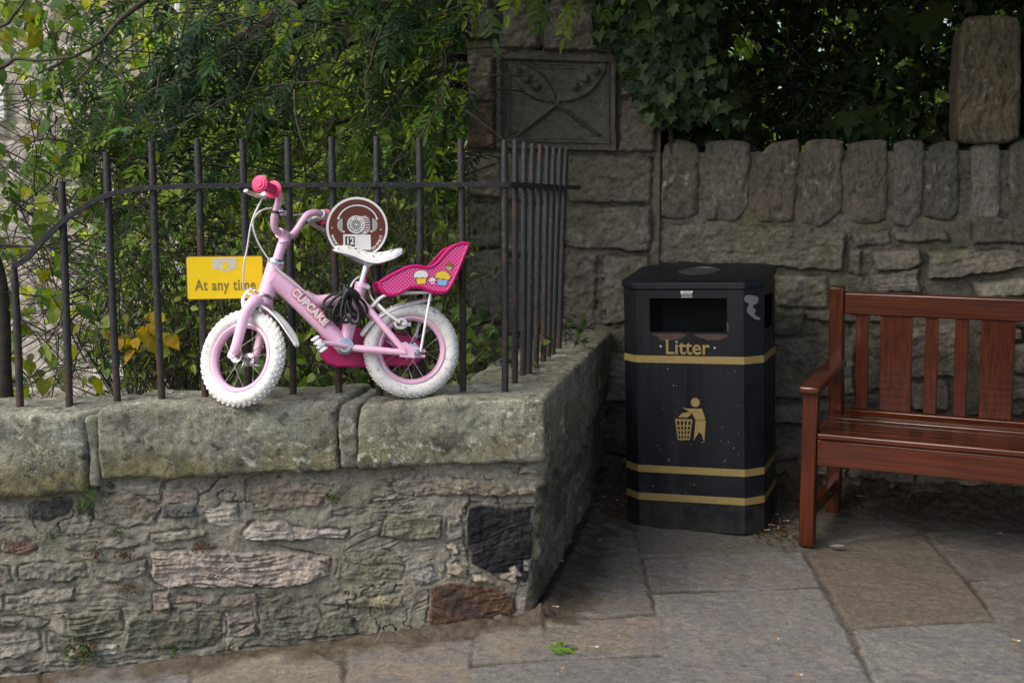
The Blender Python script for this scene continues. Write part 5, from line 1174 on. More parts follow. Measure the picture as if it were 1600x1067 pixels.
for x in (0, LEN):
    bbox('leg', x - LS / 2, x + LS / 2, -LS / 2, LS / 2, -.004, .625)
    bbox('leg', x - LS / 2, x + LS / 2, RB - LS / 2, RB + LS / 2, -.004, .41)
    bbox('back_post', x - LS / 2, x + LS / 2, RB - LS / 2, RB + LS / 2, .395, 1.0, .006, bk_a, hinge=HG)
    bbox('armrest', x - .04, x + .04, -.06, RB - .02, .627, .660, .010, R(4))
    bbox('side_rail', x - .018, x + .018, LS / 2 + .002, RB - LS / 2 - .002, .31, .395); bbox('stretcher', x - .018, x + .018, LS / 2 + .002, RB - LS / 2 - .002, .10, .155)
bbox('seat_apron', LS / 2 + .002, LEN - LS / 2 - .002, -.022, .012, .325, .428)
bbox('seat_apron', LS / 2 + .002, LEN - LS / 2 - .002, RB - .02, RB + .012, .33, .408)
for i, (ya, yb_, z) in enumerate(((-.034, .050, .4545), (.058, .128, .453), (.136, .206, .4505), (.214, .284, .449), (.292, .362, .449), (.370, .452, .451))):
    bbox('seat_slat', LS / 2 + .003 if i < 1 else -.01, LEN - LS / 2 - .003 if i < 1 else LEN + .01, ya, yb_, z - .024, z, .006, R(-1.2))
bbox('back_rail', LS / 2 + .002, LEN - LS / 2 - .002, RB - .020, RB + .020, .883, .977, .007, bk_a, hinge=HG)
bbox('back_rail', LS / 2 + .002, LEN - LS / 2 - .002, RB - .018, RB + .018, .425, .470, .005, bk_a, hinge=HG)
x = LS / 2 + .050; i = 0; pat = [(.052, .048), (.128, .050), (.052, .064), (.052, .048), (.128, .050), (.052, .064)]
while x < LEN - LS / 2 - .04:
    wd, gap = pat[i % 6]; wd = min(wd, LEN - LS / 2 - .012 - x)
    bbox('back_slat', x, x + wd, RB - .008, RB + .008, .4705, .8825, .003, bk_a, hinge=HG); x += wd + gap; i += 1
# ================================================================== PLANTS
LEAF = leaf_mat('leaf', .48, .5, .22); LEAF_D = leaf_mat('leaf_glossy', .20, .45, .25); LEAF_B = leaf_mat('leaf_thin', .45, .5, .3)
BARK = plain('bark', (.062, .052, .038), .9, var=.45, vs=30, bs=.6, bsc=60); TWIG = plain('twig_bark', (.045, .038, .026), .85, var=.4, vs=12); TWIG_P = plain('pale_twig', (.13, .115, .085), .85, var=.3, vs=12)
gen = np.random.default_rng(42)
def leaflet(L, W, fold=.35, droop=.15, n=3):
    """one leaf blade along +Y, folded on its midrib; vertices and triangles"""
    t = np.linspace(0, 1, n + 2); wdt = np.sin(np.pi * t ** .8) ** .9 * W / 2; V = []; F = []
    for i in range(n + 2):
        y = L * t[i]; z = -droop * L * t[i] ** 2
        if i in (0, n + 1): V.append((0, y, z))
        else: V += [(-wdt[i], y, z + fold * wdt[i]), (0, y, z), (wdt[i], y, z + fold * wdt[i])]
    F += [(0, 2, 1), (0, 3, 2)]
    for i in range(n - 1):
        a = 1 + 3 * i; F += [(a, a + 1, a + 4), (a, a + 4, a + 3), (a + 1, a + 2, a + 5), (a + 1, a + 5, a + 4)]
    a = 1 + 3 * (n - 1); F += [(a, a + 1, a + 3), (a + 1, a + 2, a + 3)]
    return np.array(V, float), np.array(F)
def fan(pts, zc=.01, droop=.2):
    P = np.array(pts, float); L = P[:, 1].max(); V = np.c_[P, zc * np.abs(P[:, 0]) * 8 - droop * (P[:, 1] / L) ** 2 * L * .5]; V = np.r_[[[0, L * .3, 0]], V]; k = len(P)
    return V, np.array([(0, 1 + i, 1 + (i + 1) % k) for i in range(k)])
def compound(pairs, L, lf, seed):
    r = random.Random(seed); V = []; F = []; n = 0
    def add(p, ang, sc, tilt):
        nonlocal n
        v = lf[0] * sc; c, s = math.cos(ang), math.sin(ang); ct, st_ = math.cos(tilt), math.sin(tilt)
        v = np.stack([v[:, 0] * ct + v[:, 2] * st_, v[:, 1], -v[:, 0] * st_ + v[:, 2] * ct], 1)
        v = np.stack([v[:, 0] * c + v[:, 1] * s, -v[:, 0] * s + v[:, 1] * c, v[:, 2] - .12 * np.hypot(v[:, 0], v[:, 1])], 1) + p
        V.append(v); F.append(lf[1] + n); n += len(v)
    for i in range(pairs):
        y = L * (.28 + .62 * i / pairs); z = -.25 * y * y / L
        for sg in (-1, 1): add(np.array([0, y + r.uniform(-.004, .004), z]), sg * R(r.uniform(48, 68)), r.uniform(.8, 1.05) * (1 - .12 * abs(i - pairs / 2)), r.uniform(-.5, .5))
    add(np.array([0, L * .93, -.25 * L]), R(r.uniform(-8, 8)), 1.05, r.uniform(-.3, .3))
    a = np.array([(-.0009, 0, 0), (.0009, 0, 0), (.0006, L * .5, -.06 * L), (-.0006, L * .5, -.06 * L), (0, L, -.26 * L)]); V.append(a); F.append(np.array([(0, 1, 2), (0, 2, 3), (3, 2, 4)]) + n)
    return np.concatenate(V), np.concatenate(F)
lf0 = leaflet(.070, .026); ASH = [compound(4, .17, lf0, 1), compound(5, .21, lf0, 2), compound(4, .19, leaflet(.060, .024), 3), compound(5, .20, leaflet(.072, .022, .2, .3), 5)]
LIME = [fan([(0,-.008),(.022,-.010),(.038,.008),(.040,.032),(.026,.058),(.008,.082),(0,.098),(-.008,.080),(-.028,.056),(-.040,.030),(-.036,.006),(-.020,-.010)]), fan([(0,0),(.024,-.006),(.036,.016),(.034,.04),(.016,.068),(0,.088),(-.014,.07),(-.034,.044),(-.036,.016),(-.02,-.006)], .02, .4)]
IVY = [fan([(0,.006),(.010,-.004),(.026,.004),(.018,.016),(.030,.034),(.014,.034),(0,.058),(-.014,.034),(-.030,.034),(-.018,.016),(-.026,.004),(-.010,-.004)], .012), fan([(0,.004),(.014,-.003),(.028,.012),(.016,.024),(0,.050),(-.016,.024),(-.028,.012),(-.014,-.003)], .015)]
MAPLE = [fan([(0,0),(.030,-.012),(.062,.0),(.044,.020),(.080,.052),(.050,.052),(.046,.072),(.020,.066),(.016,.1),(0,.128),(-.016,.1),(-.020,.066),(-.046,.072),(-.050,.052),(-.080,.052),(-.044,.020),(-.062,.0),(-.030,-.012)], .004)]
SMALL = [leaflet(.040, .020, .3, .2, 2), leaflet(.032, .018, .2, .1, 2), leaflet(.048, .02, .4, .3, 2)]
QUADL = [(np.array([(0, 0, 0), (.5, .45, .1), (0, 1, -.1), (-.5, .45, .1)], float), np.array([(0, 1, 2), (0, 2, 3)]))]
def unit(a): return a / (np.linalg.norm(a, axis=-1, keepdims=True) + 1e-9)
class Leaves:
    def __init__(s): s.V = []; s.F = []; s.C = []; s.n = 0
    def put(s, tmpl, pos, d, up, scale, col, jit=.18):
        """many leaves: pos/d/up (k,3); scale (k,); col (k,3)"""
        pos = np.atleast_2d(pos); k = len(pos)
        if k == 0: return
        Y = unit(np.broadcast_to(d, (k, 3)) + 0.0); Zv = np.broadcast_to(up, (k, 3)) + gen.normal(0, .05, (k, 3)); Zv = unit(Zv - Y * (Zv * Y).sum(1, keepdims=True)); X = np.cross(Y, Zv)
        M = np.stack([X, Y, Zv], 2); scale = np.broadcast_to(scale, (k,)); col = np.broadcast_to(col, (k, 3)); ti = gen.integers(0, len(tmpl), k)
        for t, (tv, tf) in enumerate(tmpl):
            q = np.where(ti == t)[0]
            if len(q) == 0: continue
            v = np.einsum('kij,nj->kni', M[q], tv) * scale[q][:, None, None] + pos[q][:, None]
            f = tf[None] + (np.arange(len(q)) * len(tv))[:, None, None] + s.n
            c = np.repeat((col[q] * np.exp(gen.normal(0, jit, (len(q), 1))))[:, None], len(tv), 1)
            s.V.append(v.reshape(-1, 3)); s.F.append(f.reshape(-1, 3)); s.C.append(c.reshape(-1, 3)); s.n += len(q) * len(tv)
    def build(s, name, mat, parent, kind=None):
        return npmesh(name, np.concatenate(s.V), np.concatenate(s.F), mat, parent, col=np.clip(np.concatenate(s.C), .003, .9), smooth_=False, kind=kind)
class Twigs:
    """thin round-ish branches collected into one mesh"""
    def __init__(s): s.m = MB(); s.V = []; s.F = []; s.n = 0
    def add(s, P, r0, r1, sides=4):
        P = np.asarray(P, float); k = len(P); T = unit(np.gradient(P, axis=0)); a = np.cross(T, (0.31, .2, .93)); a = unit(a); b = np.cross(T, a); r = np.linspace(r0, r1, k)[:, None, None]
        th = np.arange(sides) * 2 * math.pi / sides
        v = P[:, None] + r * (np.cos(th)[None, :, None] * a[:, None] + np.sin(th)[None, :, None] * b[:, None]); s.V.append(v.reshape(-1, 3))
        i = np.arange(k - 1)[:, None] * sides; q = np.arange(sides)[None]; f = np.stack([i + q, i + (q + 1) % sides, i + sides + (q + 1) % sides, i + sides + q], -1).reshape(-1, 4)
        s.F.append(f + s.n); s.n += k * sides
    def build(s, name, mat, parent): return npmesh(name, np.concatenate(s.V), np.concatenate(s.F), mat, parent)
def curve(a, d, L, wob, sag, n=9):
    """wandering twig from a in direction d"""
    d = np.array(d, float) / np.linalg.norm(d); P = [np.array(a, float)]; st_ = L / (n - 1)
    for i in range(n - 1):
        d = d + gen.normal(0, wob, 3) + np.array([0, 0, -sag]); d /= np.linalg.norm(d); P.append(P[-1] + d * st_)
    return spline(np.array(P), 2)
def pick(cols, k):
    cols = np.array(cols, float); return cols[gen.integers(0, len(cols), k)]
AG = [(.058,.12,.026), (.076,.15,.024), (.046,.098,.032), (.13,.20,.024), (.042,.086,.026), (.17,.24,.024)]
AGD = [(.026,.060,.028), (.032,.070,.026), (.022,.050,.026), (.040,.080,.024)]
YG = [(.22,.33,.035), (.16,.26,.035), (.33,.36,.03), (.12,.22,.04)]
def allow(P):
    """keep branches and leaves behind the railing, out of the nook"""
    q = (P[:, 0] - C0[0]) * FN[0] + (P[:, 1] - C0[1]) * FN[1]; return q < -.27

# ---------------------------------------------------------------- ash tree behind the railing
ash = thing('ash_tree', (.42, 7.5, -.3), 'large ash tree with drooping feathery dark green leaves behind the railing', 'tree')
tr = MB(); tr.tube(spline([(.42, 7.5, -2.0), (.40, 7.5, 1.0), (.36, 7.4, 2.4), (.30, 7.3, 4.2), (.4, 7.3, 6)], 6), np.linspace(.17, .10, 25), 14); tr.build('trunk', BARK, ash)
lb = MB(); limbs = []
def limb(pts, r0, r1):
    P = spline(pts, 8); limbs.append(P); lb.tube(P, np.linspace(r0, r1, len(P)), 8)
A = lambda x, y, Y: tuple(aty(x, y, Y))
limb([(.36, 7.4, 2.5), A(640, -60, 6.9), A(475, 0, 6.2), A(411, 38, 6.0), A(367, 65, 5.9), A(299, 103, 5.8), A(262, 118, 5.7), A(215, 150, 5.5)], .05, .008)
limb([(.36, 7.4, 2.3), A(660, 0, 6.9), A(520, 30, 6.3), A(440, 62, 6.1), A(350, 98, 6.0), A(255, 150, 5.8), A(225, 190, 5.6), A(190, 280, 5.4)], .036, .006)
limb([(.36, 7.4, 2.2), A(690, 40, 6.8), A(600, 50, 6.6), A(540, 70, 6.5), A(520, 100, 6.4), A(500, 130, 6.3), A(455, 200, 6.2)], .034, .005)
limb([(.37, 7.4, 1.8), A(700, 130, 6.8), A(600, 170, 6.5), A(480, 200, 6.3), A(420, 195, 6.2), A(330, 190, 6.1), A(250, 175, 6.0)], .026, .004)
limb([(.36, 7.4, 2.8), A(560, -120, 6.4), A(380, -60, 5.6), A(250, -10, 5.2), A(190, 30, 5.0), A(150, 70, 4.9), A(60, 115, 4.8)], .020, .005)
limb([(.38, 7.4, 2.1), A(720, 90, 6.0), A(690, 110, 5.6), A(640, 130, 5.4), A(600, 180, 5.3)], .026, .004)
lb.build('limb', BARK, ash)
tw = Twigs(); lv = Leaves()
def ash_spray(end, back, depthvar=.4, nl=5, cols=AG, sc=1.0):
    """twig ending at `end`, grown from the direction `back`; leaves along its last part"""
    start = end + back; mid = (start + end) / 2 + gen.normal(0, .06, 3) + np.array([0, 0, .06]); P = spline([start, mid, end], 6)
    if not allow(P).all(): return
    tw.add(P, .0042 * sc, .0014)
    for i in range(nl):
        t = 1 - .62 * (i / nl) ** .9 * .9; p = P[int(t * (len(P) - 1))]; dirn = unit(P[-1] - P[-4]); side = np.cross(dirn, (0, 0, 1)); sg = 1 if i % 2 else -1
        d = (dirn * .8 + side * sg * gen.uniform(.4, 1.0) + np.array([0, -.15, -.25]) + gen.normal(0, .25, 3)) if i else dirn + np.array([0, 0, -.3])
        up = np.array([0, -.45, 1.0]) + gen.normal(0, .35, 3)
        lv.put(ASH, p, d, up, gen.uniform(.52, 1.0) * sc, pick(cols, 1), .25)
def clump(cx, cy, rx, ry, Y0, Y1, n, nl=5, cols=AG):
    for _ in range(int(n * .62)):
        x, y = gen.normal(cx, rx), gen.normal(cy, ry)
        if x > 690 and y > 40: continue
        Y = gen.uniform(Y0, Y1); e = aty(x, y, Y)
        ash_spray(e, np.array([gen.uniform(.05, .5), gen.uniform(.0, .35), gen.uniform(.05, .38)]), nl=nl, cols=cols)
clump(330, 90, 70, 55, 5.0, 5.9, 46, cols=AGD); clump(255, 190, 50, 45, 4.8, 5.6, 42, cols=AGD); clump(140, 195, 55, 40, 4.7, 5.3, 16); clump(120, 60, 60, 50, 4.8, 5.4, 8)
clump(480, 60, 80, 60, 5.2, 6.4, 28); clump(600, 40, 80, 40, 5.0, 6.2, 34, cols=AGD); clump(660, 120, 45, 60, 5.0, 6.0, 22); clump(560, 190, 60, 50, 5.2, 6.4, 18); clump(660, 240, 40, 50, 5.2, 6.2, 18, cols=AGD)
clump(420, 210, 70, 50, 5.3, 6.5, 18); clump(330, 260, 60, 50, 5.2, 6.4, 22); clump(190, 300, 70, 60, 4.9, 5.8, 34, cols=AG); clump(70, 260, 50, 60, 4.9, 5.8, 14, cols=AG); clump(120, 100, 60, 50, 5.2, 6.0, 14, cols=AG); clump(720, 45, 35, 40, 4.9, 5.6, 12); clump(800, -5, 70, 18, 4.9, 5.4, 12); clump(450, 330, 120, 50, 5.6, 6.8, 14, cols=AG + [(.05,.085,.02)]); clump(600, 330, 80, 60, 5.6, 6.8, 12)
clump(400, 20, 180, 40, 6.0, 7.2, 12, cols=AG + [(.06,.095,.022)]); clump(500, 130, 150, 80, 6.2, 7.4, 8, cols=AG + [(.06,.10,.022)])
# bare and leafy twigs crossing everywhere
for _ in range(430):
    x, y = gen.uniform(40, 740), gen.uniform(-20, 560); Y = gen.uniform(5.0, 7.4); a = aty(x, y, Y); L = gen.uniform(.35, 1.3)
    P = curve(a, (gen.uniform(-1, .4), gen.uniform(-.4, .4), gen.uniform(-.9, .35)), L, .16, .02)
    if allow(P).all(): tw.add(P, gen.uniform(.0014, .0046), .0009)
tw.build('twig', TWIG, ash); lv.build('crown', LEAF, ash)
for L in ([(460,140),(462,180),(470,215),(480,235)], [(250,115),(240,170),(215,200),(205,240),(195,285),(192,300)], [(160,60),(150,90),(120,125),(70,150)], [(0,386),(60,385),(110,392),(140,408),(165,440),(190,470),(220,490),(245,495)]):
    pt = Twigs(); pt.add(spline([A(x, y, 5.15) for x, y in L], 5), .0062, .003, 6); pt.build('twig', TWIG_P, ash)
for L in ([(170,480),(155,510),(150,540)], [(200,500),(196,520),(205,545)], [(215,488),(200,505),(198,530)]): pt.add(spline([A(x, y, 4.9) for x, y in L], 5), .003, .0015, 5)
pt.build('twig', TWIG_P, ash)

# ---------------------------------------------------------------- lime tree at the left edge
lime = thing('lime_tree', aty(2, 600, 4.75), 'lime tree with yellowing heart-shaped leaves and a grey trunk at the railing end', 'tree')
tr = MB(); tr.tube(spline([A(14, 680, 4.8), A(4, 590, 4.75), A(1, 500, 4.75), A(-8, 425, 4.75), A(-40, 360, 4.7), A(-120, 250, 4.7), A(-160, -100, 4.7)], 6), np.linspace(.036, .04, 37), 12); tr.build('trunk', BARK, lime)
for L, r in (([(-90,130),(-20,112),(10,102),(25,92),(60,95),(110,90)], .011), ([(-60,60),(5,40),(20,25),(38,0),(45,-30)], .009), ([(-80,420),(-10,386),(30,384)], .010)):
    br = MB(); br.tube(spline([A(x, y, 4.75) for x, y in L], 5), np.linspace(r, r * .4, (len(L) - 1) * 5 + 1), 7); br.build('limb', BARK, lime)
lv = Leaves(); tw = Twigs()
LC = [(.22,.31,.035), (.28,.33,.03), (.16,.23,.03), (.12,.20,.03), (.20,.27,.03), (.08,.15,.03), (.09,.17,.04), (.06,.12,.03), (.10,.19,.03), (.36,.33,.02)]
def lime_spray(e, n, cols=LC, sc=1.0, back=(-.2, .1, .2)):
    P = spline([np.array(e) + np.array(back) + gen.normal(0, .05, 3), np.array(e) + np.array(back) * .4 + gen.normal(0, .03, 3), np.array(e)], 5)
    if not allow(P).all(): return
    tw.add(P, .003, .0012)
    for i in range(n):
        p = P[int(gen.uniform(.25, 1) * (len(P) - 1))] + gen.normal(0, .03, 3)
        lv.put(LIME, p, np.array([gen.normal(0, .5), -.2 + gen.normal(0, .3), -.75 + gen.normal(0, .3)]), np.array([gen.normal(0, .8), -.8 + gen.normal(0, .4), .6]), gen.uniform(.42, .82) * sc, pick(cols, 1), .18)
for (cx, cy, rx, ry, n) in ((45, 25, 45, 30, 26), (25, 75, 25, 30, 14), (90, 40, 30, 25, 10), (130, 20, 35, 20, 9), (15, 130, 20, 20, 5), (70, 220, 50, 40, 9), (40, 330, 45, 45, 12), (90, 420, 60, 50, 14), (40, 480, 35, 50, 9), (30, 570, 30, 25, 10), (90, 590, 50, 20, 7), (150, 350, 60, 50, 12), (230, 330, 50, 30, 8)):
    for _ in range(max(2, int(n * .62))): lime_spray(aty(gen.normal(cx, rx), gen.normal(cy, ry), gen.uniform(4.75, 5.6)), 4)
YL = [(.42,.30,.012), (.20,.21,.02), (.12,.16,.025), (.36,.22,.012)]
for (x, y) in ((196, 505), (232, 520), (252, 535), (262, 548), (205, 545), (225, 560), (178, 525), (245, 560), (270, 525), (140, 535), (120, 600), (60, 615), (150, 605)): lime_spray(aty(x, y, 4.85 + gen.uniform(-.1, .1)), 3, YL, 1.0, (-.1, .05, .12))
for _ in range(220):
    x, y = gen.uniform(-20, 300), gen.uniform(200, 620); P = curve(aty(x, y, gen.uniform(4.9, 5.8)), (gen.uniform(-1, 1), gen.uniform(-.3, .3), gen.uniform(-.5, .5)), gen.uniform(.3, 1.1), .16, .0)
    if allow(P).all(): tw.add(P, gen.uniform(.0018, .0045), .001)
lv.build('crown', LEAF_B, lime); tw.build('twig', TWIG, lime)

# ---------------------------------------------------------------- shrubs behind the railing
def shrub(name, label, px_area, Y0, Y1, n, tmpl, cols, mat, ntw, scl=(.7, 1.3), cat='shrub', wall=.6):
    x0, x1, y0, y1 = px_area; b = aty((x0 + x1) / 2, y1, (Y0 + Y1) / 2); t = thing(name, b, label, cat); tw = Twigs(); lv = Leaves(); roots = [aty(gen.uniform(x0, x1), y1 + 40, gen.uniform(Y0, Y1)) for _ in range(6)]
    for _ in range(ntw):
        r = roots[gen.integers(0, 6)]; e = aty(gen.uniform(x0, x1), y0 + (y1 - y0) * gen.beta(1.1, 1.4), gen.uniform(Y0, Y1)); m = (r + e) / 2 + gen.normal(0, .12, 3); P = spline([r, m, e, e + gen.normal(0, .10, 3) + np.array([0, 0, -.05])], 5)
        if not allow(P).all(): continue
        tw.add(P, gen.uniform(.002, .005), .0009)
        k = int(n / ntw); ii = (gen.uniform(.3, 1, k) * (len(P) - 1)).astype(int); p = P[ii] + gen.normal(0, .05, (k, 3)); ok = allow(p); p = p[ok]
        lv.put(tmpl, p, gen.normal(0, .6, (len(p), 3)) + np.array([0, -.3, -.2]), gen.normal(0, .4, (len(p), 3)) + np.array([0, -.7, .8]), gen.uniform(*scl, len(p)), pick(cols, len(p)), .22)
    tw.build('stem', TWIG, t); lv.build('foliage', mat, t); return t
SG = [(.048,.09,.024), (.066,.115,.025), (.09,.145,.025), (.038,.07,.025), (.13,.18,.028)]
shrub('hawthorn_shrub', 'dense dark twiggy shrub behind the bicycle and its railings', (330, 560, 290, 620), 4.75, 5.6, 1000, SMALL, SG, LEAF, 170, (.7, 1.35))
shrub('hawthorn_shrub', 'dense dark shrub with small leaves behind the doll seat, beside the pier', (540, 735, 270, 620), 4.75, 5.7, 1000, SMALL, SG, LEAF, 170, (.7, 1.35))
shrub('hawthorn_shrub', 'loose light green twiggy shrub behind the yellow sign', (160, 350, 330, 620), 4.8, 5.8, 1100, SMALL, SG + [(.15,.21,.03), (.2,.26,.03)], LEAF_B, 130, (.8, 1.4))
shrub('bramble_bush', 'light green young bramble growing between the corner railings and the pier', (728, 782, 505, 605), 4.45, 4.75, 120, LIME, [(.055,.095,.022), (.04,.075,.02), (.085,.13,.025)], LEAF_B, 16, (.35, .62), 'bramble')
shrub('bramble_bush', 'low leafy bramble under the back wheel of the bicycle', (400, 520, 560, 612), 4.5, 4.9, 120, LIME, SG, LEAF, 16, (.4, .7), 'bramble')
shrub('weed', 'small leafy weed at the end of the coping by the pier', (876, 905, 505, 538), 5.28, 5.42, 40, LIME, [(.04,.07,.02), (.06,.09,.025)], LEAF_B, 8, (.25, .42), 'weed')

# ---------------------------------------------------------------- ivy and dark trees over the high wall
DG = [(.030,.055,.018), (.040,.070,.020), (.022,.042,.017), (.050,.082,.022), (.032,.055,.016)]
ivy = thing('ivy', PF.w(u_r, 2.0, -.2), 'thick dark ivy hanging over the right shoulder of the pier', 'ivy'); lv = Leaves(); tw = Twigs()
n = 2300; x = np.concatenate([gen.normal(1015, 40, n), gen.normal(985, 40, 260)]); y = np.concatenate([gen.uniform(-40, 195, n), gen.uniform(-30, 60, 260)])
for i in range(len(x)):
    lim = 60 + 130 * max(0, min(1, (x[i] - 950) / 70.0))
    if y[i] > lim or x[i] < 930: continue
    p = on(x[i], y[i], PF.w(0, 0, .02 + abs(gen.normal(0, .05)) + .08 * math.exp(-((x[i] - 1030) / 40) ** 2)), BN); lv.put(IVY, p, np.array([gen.normal(0, .5), -.25, -.9 + gen.normal(0, .25)]), np.array([gen.normal(0, .4), -1, .45]), gen.uniform(.7, 1.25), pick(DG + [(.032,.06,.022)], 1), .2)
n = 1500; x = gen.uniform(1000, 1110, n); y = gen.uniform(-40, 215, n); Yv = gen.uniform(5.75, 6.2, n); p = np.array([aty(a, b, c) for a, b, c in zip(x, y, Yv)])
lv.put(IVY, p, gen.normal(0, .4, (n, 3)) + np.array([0, -.3, -.9]), gen.normal(0, .35, (n, 3)) + np.array([0, -1, .5]), gen.uniform(.7, 1.3, n), pick(DG, n), .2)
for L in ([(1035,70),(1052,62),(1078,70)], [(960,30),(985,60),(1010,110),(1022,160)], [(905,0),(930,25),(950,60)]): tw = Twigs(); tw.add(spline([tuple(on(a, b, PF.w(0, 0, .06), BN)) for a, b in L], 5), .003, .0015); tw.build('stem', TWIG_P, ivy)
lv.build('foliage', LEAF_D, ivy)
hg = thing('holly_hedge', (2.0, 6.6, .3), 'deep dark green undergrowth rising behind the high wall', 'hedge'); lv = Leaves(); tw = Twigs()
n = 11000; x = gen.uniform(1030, 1720, n); y = gen.uniform(-60, 235, n); Yv = 6.0 + 1.5 * gen.beta(1.2, 1.2, n) + .25 * np.sin(x / 60); p = np.array([aty(a, b, c) for a, b, c in zip(x, y, Yv)])
gap = ((x - 1165) / 26) ** 2 + ((y - 70) / 20) ** 2 < 1; gap |= ((x - 1470) / 16) ** 2 + ((y - 150) / 16) ** 2 < 1; gap |= ((x - 1128) / 12) ** 2 + ((y - 135) / 12) ** 2 < 1; gap |= ((x - 1475) / 12) ** 2 + ((y - 70) / 20) ** 2 < 1; gap |= (fbm(np.c_[x / 60, y / 60, x * 0], 1, 2, 3) > .62)
p = p[~gap]; n = len(p)
lv.put(SMALL + IVY[1:], p, gen.normal(0, .6, (n, 3)) + np.array([0, -.3, -.3]), gen.normal(0, .4, (n, 3)) + np.array([0, -.8, .7]), gen.uniform(.9, 1.7, n), pick(DG, n), .25)
for _ in range(160):
    x, y = gen.uniform(1040, 1700), gen.uniform(-40, 230); tw.add(curve(aty(x, y, gen.uniform(6.0, 6.9)), (gen.uniform(-1, 1), gen.uniform(-.3, .3), gen.uniform(-.6, .9)), gen.uniform(.3, 1.0), .14, 0), gen.uniform(.002, .005), .001)
tw.add(spline([A(1230, 200, 6.1), A(1260, 165, 6.1), A(1275, 120, 6.2), A(1250, 90, 6.2), A(1215, 40, 6.2), A(1160, -20, 6.2)], 6), .006, .004, 6)
tw.build('stem', TWIG, hg); lv.build('foliage', LEAF_D, hg)
mp = thing('maple_sapling', aty(1130, 215, 5.75), 'young maple with broad lobed leaves at the head of the high wall', 'sapling'); lv = Leaves(); tw = Twigs()
for (x, y, s_) in ((1125, 182, 1.25), (1140, 165, .9), (1095, 160, .85), (1150, 190, .8), (1108, 150, .9), (1160, 158, .8), (1325, 192, .95), (1345, 200, 1.0), (1300, 200, .9), (1375, 205, .8), (1420, 60, 1.1), (1440, 40, 1.2), (1400, 30, 1.0), (1470, 22, 1.1), (1395, 55, .9), (1355, 185, .8), (1455, 62, 1.0)):
    p = aty(x, y - 14, gen.uniform(5.6, 5.78)); lv.put(MAPLE, p, np.array([gen.normal(0, .35), -.45, -.9]), np.array([gen.normal(0, .2), -1, .7]), s_, pick([(.035,.062,.018), (.045,.075,.02), (.06,.075,.02)], 1), .12)
    tw.add(spline([p, p + np.array([gen.normal(0, .04), .08, .05]), p + np.array([gen.normal(0, .08), .3, -.1])], 4), .0015, .002)
tw.build('stem', TWIG, mp); lv.build('foliage', LEAF, mp)

# ---------------------------------------------------------------- trees further off
def far_tree(name, label, X, Y, zb, zt, rx, cols, n, size, tr=.12, mat=LEAF_B):
    t = thing(name, (X, Y, zb), label, 'tree'); m = MB(); m.tube(spline([(X, Y, zb), (X + .1, Y, zb + (zt - zb) * .3), (X - .15, Y, zb + (zt - zb) * .6), (X, Y, zt * .95)], 5), np.linspace(tr, tr * .25, 16), 8)
    lv = Leaves(); nc = 46; cc = []
    for _ in range(nc):
        h = gen.uniform(.10, 1) ; rr = rx * math.sin(math.pi * min(1, .22 + .72 * h)) ; a = gen.uniform(0, 2 * math.pi); q = gen.uniform(.3, 1) ** .5; c = np.array([X + rr * q * math.cos(a), Y + rr * q * math.sin(a), zb + (zt - zb) * h]); cc.append(c)
        m.tube(spline([(X, Y, max(zb + .3, c[2] - rr * .7)), ((X + c[0]) / 2, (Y + c[1]) / 2, c[2] - rr * .25), tuple(c)], 4), np.linspace(tr * .3, .008, 9), 5)
    cc = np.array(cc); i = gen.integers(0, nc, n); p = cc[i] + gen.normal(0, 1, (n, 3)) * rx * np.array([.24, .24, .17]); tone = np.exp(gen.normal(0, .22, nc))[i][:, None]
    lv.put(QUADL, p, gen.normal(0, .6, (n, 3)) + np.array([0, 0, -.5]), gen.normal(0, .5, (n, 3)) + np.array([0, -.3, 1]), size * gen.uniform(.6, 1.3, n), pick(cols, n) * tone, .15)
    m.build('trunk', BARK, t); lv.build('crown', mat, t)
far_tree('sycamore_tree', 'bright yellow green tree beyond the railing, behind the bicycle handlebar', -2.6, 12.5, -3, 6.5, 2.0, YG, 9000, .13)
far_tree('sycamore_tree', 'bright green tree glimpsed between the ash limbs and the pier', -.7, 12.0, -3, 7, 2.0, YG, 9000, .13)
far_tree('beech_tree', 'mid green tree filling the gap behind the lowest railing bars', -1.6, 9.6, -2.8, 2.4, 1.3, [(.14,.23,.03), (.18,.27,.03), (.25,.31,.03)], 4500, .10)
far_tree('birch_tree', 'pale yellow green tree standing before the stone house', -5.3, 11.0, -3, 2.6, .9, YG + [(.25,.22,.015)], 900, .09)
far_tree('beech_tree', 'tall tree beyond the high wall showing yellow green through the ivy', 3.0, 12.5, -3, 6.5, 2.3, YG, 8000, .14)
far_tree('beech_tree', 'tall dark tree beyond the right end of the high wall', 5.6, 11.5, -3, 6.5, 2.2, [(.05,.085,.018), (.065,.105,.02)], 7000, .14)
far_tree('sycamore_tree', 'broad tree closing the view behind the other trees', .8, 17, -3, 9, 3.6, YG, 9000, .2)
far_tree('sycamore_tree', 'broad tree closing the view behind the stone house garden', -3.6, 18.5, -3, 10, 3.4, YG, 9000, .2)
far_tree('sycamore_tree', 'broad pale green tree far behind the high wall', 4.2, 17, -3, 9, 3.2, YG, 9000, .2)
far_tree('sycamore_tree', 'slender yellow green tree far behind the doll seat', -1.3, 10.8, -3, 5.2, 1.5, YG, 7000, .11)
